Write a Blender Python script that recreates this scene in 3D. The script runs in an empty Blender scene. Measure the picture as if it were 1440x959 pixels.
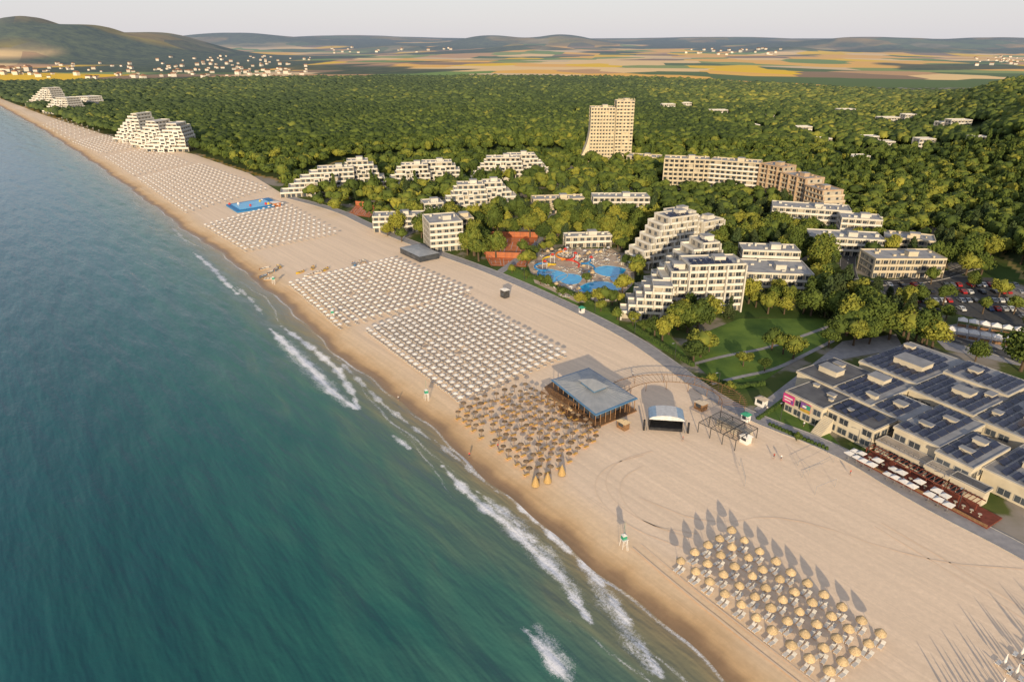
import bpy, math, random, time
import numpy as np
from mathutils import Vector, Matrix
T0=time.time()
random.seed(7); rng=np.random.default_rng(7)
scene=bpy.context.scene
COL=scene.collection
CAMH=100.; F=960.; CX=720.; CY=479.5; HOR=56.
P=math.atan((CY-HOR)/F); SP,CP=math.sin(P),math.cos(P)
def G(u,v,z=0.):
    yv=(CY-v)/F; t=(CAMH-z)/(SP-yv*CP)
    return ((u-CX)/F*t,(CP+yv*SP)*t)
def ZT(y,v):
    yv=(CY-v)/F
    return CAMH+y*(yv*CP-SP)/(CP+yv*SP)
def sst(t):
    t=np.clip(t,0,1); return t*t*(3-2*t)
def inpoly(x,y,poly):
    x=np.asarray(x,float); y=np.asarray(y,float)
    r=np.zeros(x.shape,bool); n=len(poly)
    for i in range(n):
        x1,y1=poly[i]; x2,y2=poly[(i+1)%n]
        if y1==y2: continue
        c=((y1>y)!=(y2>y))&(x<(x2-x1)*(y-y1)/(y2-y1)+x1)
        r^=c
    return r
def PX(l,z=0.): return [G(u,v,z) for u,v in l]
def nz(x,y,sc,seed=0.):
    a=np.sin(x/sc+seed)+np.sin(y/sc*1.13+seed*2.1)+np.sin((x+y)/sc*.71+seed*1.7+1.3*np.sin(x/sc*.43))+np.sin((x-y)/sc*1.9+seed*.6+1.1*np.sin(y/sc*.61))
    return a/4
# ---------------- shore frame
OX,OY=35.7,82.9
def SD(x,y):
    return (x-OX)*-.623+(y-OY)*.782,(x-OX)*.782+(y-OY)*.623
def XY(s,d):
    return OX-.623*s+.782*d, OY+.782*s+.623*d
WZ=-.8
shpx=[(1015,959),(960,905),(880,838),(800,768),(720,700),(640,632),(560,565),(480,500),(400,430),(340,377),(270,330),(200,278),(130,228),(60,183),(0,150)]
sh=sorted([SD(*G(u,v,WZ)) for u,v in shpx])
s0,d0=sh[0]
SHS=np.array([-900]+[a for a,b in sh]+[2100,3000,7000]); SHD=np.array([d0-4]+[b for a,b in sh]+[-20,-60,-500])
def shore(s):
    s=np.asarray(s,float)
    return np.interp(s,SHS,SHD)+.5*np.sin(s/7.)+.7*np.sin(s/17.+1)+.35*np.sin(s/3.1)
bkpx=[(1440,778),(1300,708),(1180,634),(1060,588),(1000,556),(930,505),(880,472),(800,432),(700,387),(600,352),(520,320),(480,298),(400,276),(350,245),(270,217),(150,191),(60,162),(0,139)]
bk=sorted([SD(*G(u,v)) for u,v in bkpx])
BKS=np.array([-900]+[a for a,b in bk]+[2300,7000]); BKD=np.array([bk[0][1]+5]+[b for a,b in bk]+[50,-350])
def back(s): return np.interp(s,BKS,BKD)
def beach_z(e):
    return np.where(e<0,WZ+e*.12,WZ+.8*sst((e+2)/16.)-.8*sst(2/16.)*(1-sst(e/8.)))
# ---------------- terrain height
HILLS=[(45,24,3700,75,520),(128,36,3900,62,560),(215,47,4300,85,650),(330,47,7800,120,900),(500,50,9500,110,1200),(690,50,7400,55,700),(790,49,7400,60,700),(740,64,5900,60,300),
 (1000,52,9000,160,1000),(1230,52,6800,140,800),(1400,53,7000,120,800),(1110,66,5400,60,250),(1330,70,5600,150,300),(560,64,6300,60,300)]
HW=[]
for u,v,Y,su,sy in HILLS:
    HW.append(((u-720)/960*.918*Y,Y,ZT(Y,v),su*.918*Y/960,sy))
def terr(x,y):
    x=np.asarray(x,float); y=np.asarray(y,float)
    z=105*sst((y-4500)/6500)+18*sst((y-2600)/3000)*(nz(x,y,900,1.)+.6*nz(x,y,380,2.))
    z=np.where(y>1500,z,0)
    w0=np.zeros_like(z)
    for hx,hy,hz,sx,sy in HW:
        w=np.exp(-((x-hx)/sx)**2-((y-hy)/sy)**2)
        z=z+(hz*(1+.05*nz(x,y,260,hx)+.025*nz(x,y,110,hx))-z)*w*(z<hz)
        w0=np.maximum(w0,w)
    x0=.40*y+96
    z=z+54*sst((x-x0)/220.)*(1-sst((y-820)/550.))*sst((y-150)/150.)*(1+.12*nz(x,y,45,3.3))
    return z,w0
def gz(x,y):
    s,d=SD(x,y)
    e=d-shore(s)
    if d<back(s): return float(beach_z(e))
    return float(terr(x,y)[0])
TT=60*1.004**np.arange(1340)
def GT(u,v):
    yv=(CY-v)/F; dx,dy,dz=(u-CX)/F,CP+yv*SP,-SP+yv*CP
    z=CAMH+dz*TT; h=terr(dx*TT,dy*TT)[0]; k=np.where(z<=h)[0]
    t=TT[k[0]] if len(k) else TT[-1]
    return dx*t,dy*t,float(terr(dx*t,dy*t)[0])
# ---------------- materials
def newmat(name):
    m=bpy.data.materials.new(name); m.use_nodes=True
    nt=m.node_tree; b=nt.nodes['Principled BSDF']
    return m,nt,b
def N(nt,t,**k):
    n=nt.nodes.new(t)
    for a,b in k.items(): setattr(n,a,b)
    return n
def L(nt,a,b): nt.links.new(a,b)
def c4(c): return (c[0],c[1],c[2],1)
MATS={}
def mat(name,c1,c2=None,scale=.5,rough=.8,bump=0,metal=0,rand=0,detail=4,coord='Object',bd=.05,spec=.3):
    if name in MATS: return MATS[name]
    m,nt,b=newmat(name)
    if c2 is None: c2=tuple(x*.8 for x in c1)
    tc=N(nt,'ShaderNodeTexCoord'); no=N(nt,'ShaderNodeTexNoise'); no.inputs['Scale'].default_value=scale; no.inputs['Detail'].default_value=detail
    L(nt,tc.outputs[coord],no.inputs['Vector'])
    r=N(nt,'ShaderNodeValToRGB'); r.color_ramp.elements[0].position=.35; r.color_ramp.elements[1].position=.65
    r.color_ramp.elements[0].color=c4(c1); r.color_ramp.elements[1].color=c4(c2)
    L(nt,no.outputs['Fac'],r.inputs[0])
    out=r.outputs[0]
    if rand:
        oi=N(nt,'ShaderNodeObjectInfo'); hs=N(nt,'ShaderNodeHueSaturation')
        mr=N(nt,'ShaderNodeMapRange'); mr.inputs[3].default_value=1-rand; mr.inputs[4].default_value=1+rand
        L(nt,oi.outputs['Random'],mr.inputs[0]); L(nt,mr.outputs[0],hs.inputs['Value']); L(nt,out,hs.inputs['Color']); out=hs.outputs[0]
    L(nt,out,b.inputs['Base Color'])
    b.inputs['Roughness'].default_value=rough; b.inputs['Metallic'].default_value=metal
    b.inputs['Specular IOR Level'].default_value=spec
    if bump:
        bp=N(nt,'ShaderNodeBump'); bp.inputs['Strength'].default_value=bump; bp.inputs['Distance'].default_value=bd
        n2=N(nt,'ShaderNodeTexNoise'); n2.inputs['Scale'].default_value=scale*6; L(nt,tc.outputs[coord],n2.inputs['Vector'])
        L(nt,n2.outputs['Fac'],bp.inputs['Height']); L(nt,bp.outputs[0],b.inputs['Normal'])
    MATS[name]=m
    return m
M_white=mat('white_render',(.62,.58,.51),(.52,.49,.43),.18,.85)
M_para=mat('white_parapet',(.68,.65,.60),(.60,.57,.52),.18,.85)
M_cream=mat('cream_render',(.58,.50,.37),(.49,.42,.31),.2,.85)
M_tan=mat('tan_concrete',(.62,.53,.38),(.54,.46,.33),.2,.85)
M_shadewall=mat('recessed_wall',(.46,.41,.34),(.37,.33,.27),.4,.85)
M_brown=mat('brown_render',(.48,.35,.24),(.38,.27,.18),.3,.85)
M_glass=mat('window_glass',(.035,.045,.06),(.07,.08,.095),.4,.12,spec=.6,rand=.5)
M_frame=mat('window_frame',(.45,.43,.4),None,1,.6)
M_roof=mat('flat_roof',(.42,.41,.40),(.30,.30,.31),.3,.9)
M_roofl=mat('terrace_tile',(.50,.43,.35),(.4,.34,.28),.4,.9)
M_wood=mat('timber',(.28,.16,.085),(.18,.10,.05),2,.8)
M_trunk=mat('bark',(.12,.085,.055),(.07,.05,.035),3,.95,bump=.4)
M_canv=mat('white_canvas',(.74,.72,.70),(.64,.62,.60),1,.8,rand=.08)
M_pole=mat('metal_pole',(.5,.5,.5),None,1,.4,metal=.6)
M_straw=mat('straw_thatch',(.64,.49,.30),(.42,.31,.18),6,.95,bump=.6,rand=.12)
M_wick=mat('brown_wicker',(.24,.17,.11),(.14,.10,.065),5,.95,rand=.25)
M_lw=mat('white_lounger',(.75,.72,.68),(.62,.6,.56),2,.6,rand=.08)
M_lo=mat('yellow_lounger',(.80,.50,.14),(.66,.36,.08),2,.7,rand=.2)
M_black=mat('black_cloth',(.015,.015,.02),(.03,.03,.035),1,.7)
M_steel=mat('dark_steel',(.06,.06,.065),(.1,.1,.1),1,.5,metal=.4)
M_blue=mat('blue_panel',(.03,.22,.5),(.03,.18,.42),.5,.5)
M_red=mat('red_deck',(.22,.06,.04),(.15,.04,.025),1,.85)
M_clay=mat('clay_court',(.62,.20,.075),(.52,.155,.06),.2,.95)
M_pave=mat('paving',(.38,.36,.36),(.29,.28,.29),.5,.9,bump=.1)
M_asph=mat('asphalt',(.085,.083,.082),(.06,.06,.06),.6,.9)
M_kerb=mat('kerb_stone',(.42,.4,.38),None,1,.9)
M_paint=mat('road_paint',(.7,.7,.68),None,1,.8)
M_lawn=mat('lawn_grass',(.14,.22,.035),(.075,.14,.025),.12,.95,bump=.5,detail=8)
M_pool=mat('pool_water',(.02,.36,.72),(.05,.50,.85),.3,.08,spec=.5)
M_deck=mat('pool_deck',(.60,.47,.36),(.44,.34,.26),.25,.9)
M_blueroof=mat('blue_grey_metal',(.40,.41,.42),(.32,.34,.36),.4,.5,metal=.1)
M_bluetrim=mat('blue_metal_trim',(.10,.22,.38),None,.4,.5)
M_tile=mat('terracotta_tile',(.30,.17,.11),(.24,.13,.09),.3,.9,rand=.3)
M_house=mat('house_render',(.62,.58,.52),(.5,.47,.42),.1,.9,rand=.15)
M_yel=mat('yellow_plastic',(.75,.5,.03),None,1,.5)
M_redp=mat('red_plastic',(.6,.05,.03),None,1,.5)
M_green=mat('green_paint',(.05,.32,.2),None,1,.6)
M_hedge=mat('hedge_leaf',(.09,.14,.028),(.035,.07,.015),2,.95,bump=1,bd=.3)
M_blue_dark=mat('solar_panel',(.018,.022,.05),(.03,.038,.075),.5,.25,spec=.5)
M_track=mat('packed_sand',(.80,.62,.45),(.84,.655,.475),.8,.95)
# ---------------- mesh helpers
class MB:
    def __init__(s): s.v=[];s.f=[];s.m=[]
    def addf(s,vs,fs,mi=0):
        o=len(s.v); s.v+=[tuple(map(float,p)) for p in vs]
        for f in fs: s.f.append([o+i for i in f]); s.m.append(mi)
    def hexa(s,b4,t4,mi=0):
        s.addf(list(b4)+list(t4),[(3,2,1,0),(4,5,6,7),(0,1,5,4),(1,2,6,5),(2,3,7,6),(3,0,4,7)],mi)
    def box(s,x0,x1,y0,y1,z0,z1,mi=0,fr=None):
        q=[(x0,y0),(x1,y0),(x1,y1),(x0,y1)]
        if fr: q=[fr(a,b) for a,b in q]
        s.hexa([(a,b,z0) for a,b in q],[(a,b,z1) for a,b in q],mi)
    def prism(s,poly,z0,z1,mi=0):
        n=len(poly)
        s.addf([(a,b,z0) for a,b in poly]+[(a,b,z1) for a,b in poly],[tuple(range(n))[::-1],tuple(range(n,2*n))]+[(i,(i+1)%n,n+(i+1)%n,n+i) for i in range(n)],mi)
    def sheet(s,poly,z,mi=0):
        s.addf([(a,b,z) for a,b in poly],[tuple(range(len(poly)))],mi)
    def cone(s,x,y,z0,z1,r0,r1,n=8,mi=0,ph=0.):
        a=[ph+2*math.pi*i/n for i in range(n)]
        if r1<=1e-4:
            s.addf([(x+r0*math.cos(t),y+r0*math.sin(t),z0) for t in a]+[(x,y,z1)],[tuple(range(n))[::-1]]+[(i,(i+1)%n,n) for i in range(n)],mi)
        else:
            s.addf([(x+r0*math.cos(t),y+r0*math.sin(t),z0) for t in a]+[(x+r1*math.cos(t),y+r1*math.sin(t),z1) for t in a],
              [tuple(range(n))[::-1],tuple(range(n,2*n))]+[(i,(i+1)%n,n+(i+1)%n,n+i) for i in range(n)],mi)
    def tube(s,p,q,r,n=5,mi=0,r2=None):
        p=Vector(p);q=Vector(q);d=(q-p).normalized()
        u=d.orthogonal().normalized();w=d.cross(u); r2=r if r2 is None else r2
        v=[];
        for c,rr in((p,r),(q,r2)):
            for i in range(n):
                t=2*math.pi*i/n; v.append(c+u*rr*math.cos(t)+w*rr*math.sin(t))
        s.addf(v,[tuple(range(n))[::-1],tuple(range(n,2*n))]+[(i,(i+1)%n,n+(i+1)%n,n+i) for i in range(n)],mi)
    def mesh(s,name,mats):
        me=bpy.data.meshes.new(name); me.from_pydata(s.v,[],s.f)
        for m in mats: me.materials.append(m)
        me.polygons.foreach_set('material_index',s.m)
        me.update(); return me
def frame(ox,oy,ex,ey):
    return lambda a,b:(ox+ex[0]*a+ey[0]*b,oy+ex[1]*a+ey[1]*b)
def obj(name,me,label=None,cat=None,kind=None,group=None,M=None):
    o=bpy.data.objects.new(name,me); COL.objects.link(o)
    if label: o['label']=label
    if cat: o['category']=cat
    if kind: o['kind']=kind
    if group: o['group']=group
    if M is not None: o.matrix_basis=M
    return o
def thing(name,label,cat,loc,group=None):
    o=bpy.data.objects.new(name,None); o.empty_display_size=.5; COL.objects.link(o)
    o.location=loc; o['label']=label; o['category']=cat
    if group: o['group']=group
    return o
def wpart(th,name,me,kind=None,label=None):
    o=bpy.data.objects.new(name,me); COL.objects.link(o); o.parent=th
    o.matrix_parent_inverse=Matrix.Translation(-Vector(th.location))
    if kind:o['kind']=kind
    if label:o['label']=label
    return o
def clone(parts,name,M,label,cat,group=None):
    o=bpy.data.objects.new(name,None); o.empty_display_size=.3; COL.objects.link(o)
    o.matrix_basis=M; o['label']=label; o['category']=cat
    if group:o['group']=group
    for p in parts:
        c=bpy.data.objects.new(p[0],p[1]); COL.objects.link(c); c.parent=o
        if len(p)>2: c.matrix_basis=p[2]
    return o
def TM(x,y,z,r=0,s=1,sz=None):
    return Matrix.Translation((x,y,z))@Matrix.Rotation(r,4,'Z')@Matrix.Diagonal((s,s,sz if sz else s,1))
def npmesh(name,co,lv,ls,mi,mats,attrs={}):
    me=bpy.data.meshes.new(name)
    me.vertices.add(len(co)); me.vertices.foreach_set('co',np.ascontiguousarray(co,dtype=np.float32).ravel())
    me.loops.add(len(lv)); me.loops.foreach_set('vertex_index',lv.astype(np.int32))
    me.polygons.add(len(ls)); me.polygons.foreach_set('loop_start',ls.astype(np.int32))
    for m in mats: me.materials.append(m)
    if mi is not None: me.polygons.foreach_set('material_index',mi.astype(np.int32))
    me.update(calc_edges=True)
    for k,a in attrs.items():
        at=me.attributes.new(k,'FLOAT','POINT'); at.data.foreach_set('value',np.ascontiguousarray(a,dtype=np.float32))
    return me
def proto(me):
    n=len(me.vertices);co=np.empty(n*3,np.float32);me.vertices.foreach_get('co',co)
    lv=np.empty(len(me.loops),np.int32);me.loops.foreach_get('vertex_index',lv)
    ls=np.empty(len(me.polygons),np.int32);me.polygons.foreach_get('loop_start',ls)
    mi=np.empty(len(me.polygons),np.int32);me.polygons.foreach_get('material_index',mi)
    return co.reshape(-1,3),lv,ls,mi
def scatter(name,mes,xf,mats,extra=None):
    C=[];LV=[];LS=[];MI=[];A={k:[] for k in (extra or {})}
    ov=0;ol=0
    for w,me in enumerate(mes):
        co,lv,ls,mi=proto(me); sel=np.where(xf[:,6].astype(int)==w)[0]
        if len(sel)==0: continue
        X=xf[sel]; c=np.cos(X[:,3])[:,None]; s=np.sin(X[:,3])[:,None]
        x=co[None,:,0]*X[:,4:5]; y=co[None,:,1]*X[:,4:5]; z=co[None,:,2]*X[:,5:6]
        V=np.stack([X[:,0:1]+c*x-s*y,X[:,1:2]+s*x+c*y,X[:,2:3]+z],-1).reshape(-1,3)
        k=len(sel);C.append(V)
        LV.append((lv[None,:]+(np.arange(k)*len(co))[:,None]+ov).ravel())
        LS.append((ls[None,:]+(np.arange(k)*len(lv))[:,None]+ol).ravel())
        MI.append(np.tile(mi,k))
        for kk in A: A[kk].append(np.repeat(extra[kk][sel],len(co)))
        ov+=k*len(co); ol+=k*len(lv)
    return npmesh(name,np.concatenate(C),np.concatenate(LV),np.concatenate(LS),np.concatenate(MI),mats,{k:np.concatenate(v) for k,v in A.items()})
def gridmesh(name,X,Y,Z,mats,attrs):
    n,m=X.shape
    co=np.stack([X,Y,Z],-1).reshape(-1,3)
    i=np.arange(n*m).reshape(n,m)
    q=np.stack([i[:-1,:-1],i[1:,:-1],i[1:,1:],i[:-1,1:]],-1).reshape(-1,4)
    me=npmesh(name,co,q.ravel(),np.arange(len(q))*4,None,mats,{k:v.ravel() for k,v in attrs.items()})
    me.polygons.foreach_set('use_smooth',np.ones(len(me.polygons),bool))
    return me
# ---------------- forest polygon
FORPX=[(-500,122),(100,119),(420,113),(720,112),(900,114),(1050,121),(1250,133),(1400,137),(1900,140),(1900,420),(1440,395),(1400,350),(1330,322),(1240,285),(1190,262),(1100,228),(1060,216),(930,212),(895,220),(815,226),(790,213),(690,215),(560,218),(470,228),(400,256),(350,242),(270,214),(150,189),(60,160),(0,139),(-60,124)]
FOR=PX(FORPX)
# ---------------- terrain
def build_terrain():
    az=np.radians(np.linspace(-80,80,560)); r=40*np.exp(np.linspace(0,math.log(17000/40),470))
    A,R=np.meshgrid(az,r,indexing='ij'); X=R*np.sin(A); Y=R*np.cos(A)
    Z,w0=terr(X,Y)
    s,d=SD(X,Y); b=back(s)
    Z=Z-.06-7*sst((b-4-d)/8.)
    wood=inpoly(X,Y,FOR).astype(float)
    pat=nz(X,Y,420,3)+.7*nz(X,Y,170,4)
    far=(Y>1650)&(wood<.5)
    wf=sst((pat+.30*sst((Y-5600)/1500)+.45*((X<-700)&(Y<5000)))/.25)
    wf=np.maximum(wf,sst((w0-.10)/.12)*(.8+.2*nz(X,Y,90,2)))
    strip=((Y>1650)&(Y<5200)&(X>-900))
    wf=np.where(strip,np.maximum(sst((pat-.62)/.08)*.95,sst((w0-.35)/.15)),wf)
    wood=np.maximum(wood,np.where(far,np.clip(wf,0,1),0))
    resort=np.where(far,0,1-wood)
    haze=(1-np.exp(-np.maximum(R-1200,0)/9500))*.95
    m,nt,bs=newmat('terrain_mat')
    geo=N(nt,'ShaderNodeNewGeometry')
    def at(n):
        a=N(nt,'ShaderNodeAttribute'); a.attribute_name=n; return a.outputs['Fac']
    mp=N(nt,'ShaderNodeMapping'); mp.inputs['Scale'].default_value=(1/260,1/330,0); mp.inputs['Rotation'].default_value=(0,0,.22)
    L(nt,geo.outputs['Position'],mp.inputs[0])
    vo=N(nt,'ShaderNodeTexVoronoi',distance='CHEBYCHEV',voronoi_dimensions='2D'); vo.inputs['Scale'].default_value=1; vo.inputs['Randomness'].default_value=.9
    L(nt,mp.outputs[0],vo.inputs['Vector'])
    wn=N(nt,'ShaderNodeTexWhiteNoise',noise_dimensions='3D'); L(nt,vo.outputs['Color'],wn.inputs['Vector'])
    rp=N(nt,'ShaderNodeValToRGB'); rp.color_ramp.interpolation='CONSTANT'
    cols=[(.98,.54,.12),(1.0,.68,.30),(.22,.33,.07),(.66,.38,.17),(1.0,.62,.0),(.85,.62,.34),(.12,.18,.05),(.98,.54,.10),(.34,.22,.12),(.30,.37,.10)]
    e=rp.color_ramp.elements; e[0].position=0; e[0].color=c4(cols[0]); e[1].position=.12; e[1].color=c4(cols[1])
    for i,p in zip(range(2,10),(.26,.34,.42,.54,.62,.70,.84,.92)): x=e.new(p); x.color=c4(cols[i])
    L(nt,wn.outputs['Value'],rp.inputs[0])
    n1=N(nt,'ShaderNodeTexNoise'); n1.inputs['Scale'].default_value=.02; n1.inputs['Detail'].default_value=8; n1.inputs['Roughness'].default_value=.7; L(nt,geo.outputs['Position'],n1.inputs['Vector'])
    rw=N(nt,'ShaderNodeValToRGB'); rw.color_ramp.elements[0].position=.35; rw.color_ramp.elements[1].position=.68
    rw.color_ramp.elements[0].color=(.022,.045,.02,1); rw.color_ramp.elements[1].color=(.12,.15,.05,1); L(nt,n1.outputs['Fac'],rw.inputs[0])
    n2=N(nt,'ShaderNodeTexNoise'); n2.inputs['Scale'].default_value=.045; n2.inputs['Detail'].default_value=7; L(nt,geo.outputs['Position'],n2.inputs['Vector'])
    rr=N(nt,'ShaderNodeValToRGB'); el=rr.color_ramp.elements; el[0].position=.40; el[0].color=(.06,.10,.025,1); el[1].position=.62; el[1].color=(.34,.30,.26,1); q=el.new(.52); q.color=(.11,.13,.04,1); q=el.new(.56); q.color=(.28,.25,.20,1)
    L(nt,n2.outputs['Fac'],rr.inputs[0])
    def mix(f,a,b):
        x=N(nt,'ShaderNodeMix',data_type='RGBA'); L(nt,f,x.inputs[0])
        for k,v in((6,a),(7,b)):
            if isinstance(v,tuple): x.inputs[k].default_value=v
            else: L(nt,v,x.inputs[k])
        return x.outputs[2]
    o=mix(at('wood'),rp.outputs[0],rw.outputs[0]); o=mix(at('resort'),o,rr.outputs[0]); o=mix(at('haze'),o,(.34,.42,.58,1))  # aerial haze painted into the base colour, bluer with distance
    L(nt,o,bs.inputs['Base Color']); bs.inputs['Roughness'].default_value=.95; bs.inputs['Specular IOR Level'].default_value=.1
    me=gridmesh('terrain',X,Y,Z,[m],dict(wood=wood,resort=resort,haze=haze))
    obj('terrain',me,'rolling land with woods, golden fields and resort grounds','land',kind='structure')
build_terrain()
# ---------------- beach
def build_beach():
    s=np.concatenate([np.arange(-160,420,1.6),420+np.cumsum(1.6*1.02**np.arange(180))]); s=s[s<3500]
    f=np.concatenate([np.linspace(0,.3,36)[:-1],np.linspace(.3,1,40)])
    S,Fr=np.meshgrid(s,f,indexing='ij')
    sh_=shore(S)-9; bk_=back(S)+1
    D=sh_+(bk_-sh_)*Fr; E=D-shore(S)
    Z=beach_z(E)+.035*nz(S,D,3.1)*sst(E/10)+.025*sst(E/5)
    X,Y=XY(S,D)
    m,nt,bs=newmat('beach_sand')
    a=N(nt,'ShaderNodeAttribute'); a.attribute_name='e'
    geo=N(nt,'ShaderNodeNewGeometry')
    n0=N(nt,'ShaderNodeTexNoise'); n0.inputs['Scale'].default_value=.12; n0.inputs['Detail'].default_value=4; L(nt,geo.outputs['Position'],n0.inputs['Vector'])
    ad=N(nt,'ShaderNodeMath',operation='MULTIPLY_ADD'); L(nt,n0.outputs['Fac'],ad.inputs[0]); ad.inputs[1].default_value=5; ad.inputs[2].default_value=-2.5
    ad2=N(nt,'ShaderNodeMath',operation='ADD'); L(nt,a.outputs['Fac'],ad2.inputs[0]); L(nt,ad.outputs[0],ad2.inputs[1])
    mr=N(nt,'ShaderNodeMapRange'); mr.inputs[1].default_value=-4; mr.inputs[2].default_value=16; L(nt,ad2.outputs[0],mr.inputs[0])
    rp=N(nt,'ShaderNodeValToRGB'); e=rp.color_ramp.elements
    e[0].position=.1; e[0].color=(.22,.145,.08,1); e[1].position=1; e[1].color=(.92,.71,.515,1)
    for p,c in((.30,(.38,.235,.12)),(.40,(.66,.43,.22)),(.60,(.81,.59,.37))): x=e.new(p); x.color=c4(c)
    L(nt,mr.outputs[0],rp.inputs[0])
    mp=N(nt,'ShaderNodeMapping'); mp.inputs['Rotation'].default_value=(0,0,-math.atan2(.782,-.623)); L(nt,geo.outputs['Position'],mp.inputs[0])
    mp2=N(nt,'ShaderNodeMapping'); mp2.inputs['Scale'].default_value=(.02,.5,1); L(nt,mp.outputs[0],mp2.inputs[0])
    n1=N(nt,'ShaderNodeTexNoise'); n1.inputs['Scale'].default_value=1.; n1.inputs['Detail'].default_value=6; n1.inputs['Distortion'].default_value=1.2; L(nt,mp2.outputs[0],n1.inputs['Vector'])
    n2=N(nt,'ShaderNodeTexNoise'); n2.inputs['Scale'].default_value=.9; n2.inputs['Detail'].default_value=8; n2.inputs['Roughness'].default_value=.7; L(nt,geo.outputs['Position'],n2.inputs['Vector'])
    mm=N(nt,'ShaderNodeMath',operation='MULTIPLY'); L(nt,n1.outputs['Fac'],mm.inputs[0]); L(nt,n2.outputs['Fac'],mm.inputs[1])
    mr2=N(nt,'ShaderNodeMapRange'); mr2.inputs[1].default_value=.12; mr2.inputs[2].default_value=.42; mr2.inputs[3].default_value=.85; mr2.inputs[4].default_value=1.08; L(nt,mm.outputs[0],mr2.inputs[0])
    vm=N(nt,'ShaderNodeVectorMath',operation='SCALE'); L(nt,rp.outputs[0],vm.inputs[0]); L(nt,mr2.outputs[0],vm.inputs['Scale'])
    L(nt,vm.outputs[0],bs.inputs['Base Color'])
    bp=N(nt,'ShaderNodeBump'); bp.inputs['Strength'].default_value=.6; bp.inputs['Distance'].default_value=.09; L(nt,mm.outputs[0],bp.inputs['Height']); L(nt,bp.outputs[0],bs.inputs['Normal'])
    mr3=N(nt,'ShaderNodeMapRange'); mr3.inputs[1].default_value=0; mr3.inputs[2].default_value=6; mr3.inputs[3].default_value=.3; mr3.inputs[4].default_value=.95; L(nt,ad2.outputs[0],mr3.inputs[0]); L(nt,mr3.outputs[0],bs.inputs['Roughness'])
    me=gridmesh('beach',X,Y,Z,[m],dict(e=E))
    obj('beach_sand',me,'wide pale sandy beach raked flat beside the sea','beach',kind='structure')
build_beach()
# ---------------- sea
FOAM=[([(272,355),(300,378),(318,398),(334,413)],1.2,.85),([(240,318),(262,340)],.9,.55),
([(380,463),(410,492),(440,520),(465,550),(500,574)],1.5,1.0),([(395,458),(440,490),(475,520),(498,556),(502,574)],1.2,.85),([(388,470),(430,512),(462,545),(490,570)],3.2,.55),
([(470,500),(500,530),(540,570),(580,600),(610,622)],.7,.65),([(553,612),(576,630)],1.,.9),([(600,610),(650,650),(700,692)],.6,.6),
([(622,655),(655,690),(680,712),(712,735),(745,768),(790,812),(832,878)],1.1,.95),([(690,705),(730,745),(770,785),(810,835)],2.6,.56),([(670,690),(712,722),(750,760)],.9,.75),
([(703,685),(760,738),(815,788),(850,825),(880,872),(930,950)],.75,.85),([(820,800),(850,838),(880,885),(915,945)],2.0,.54),([(738,885),(765,912),(800,962)],1.1,1.),([(755,880),(782,925),(806,965)],2.2,.56),([(330,400),(352,420),(372,445)],.8,.62)]
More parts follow.
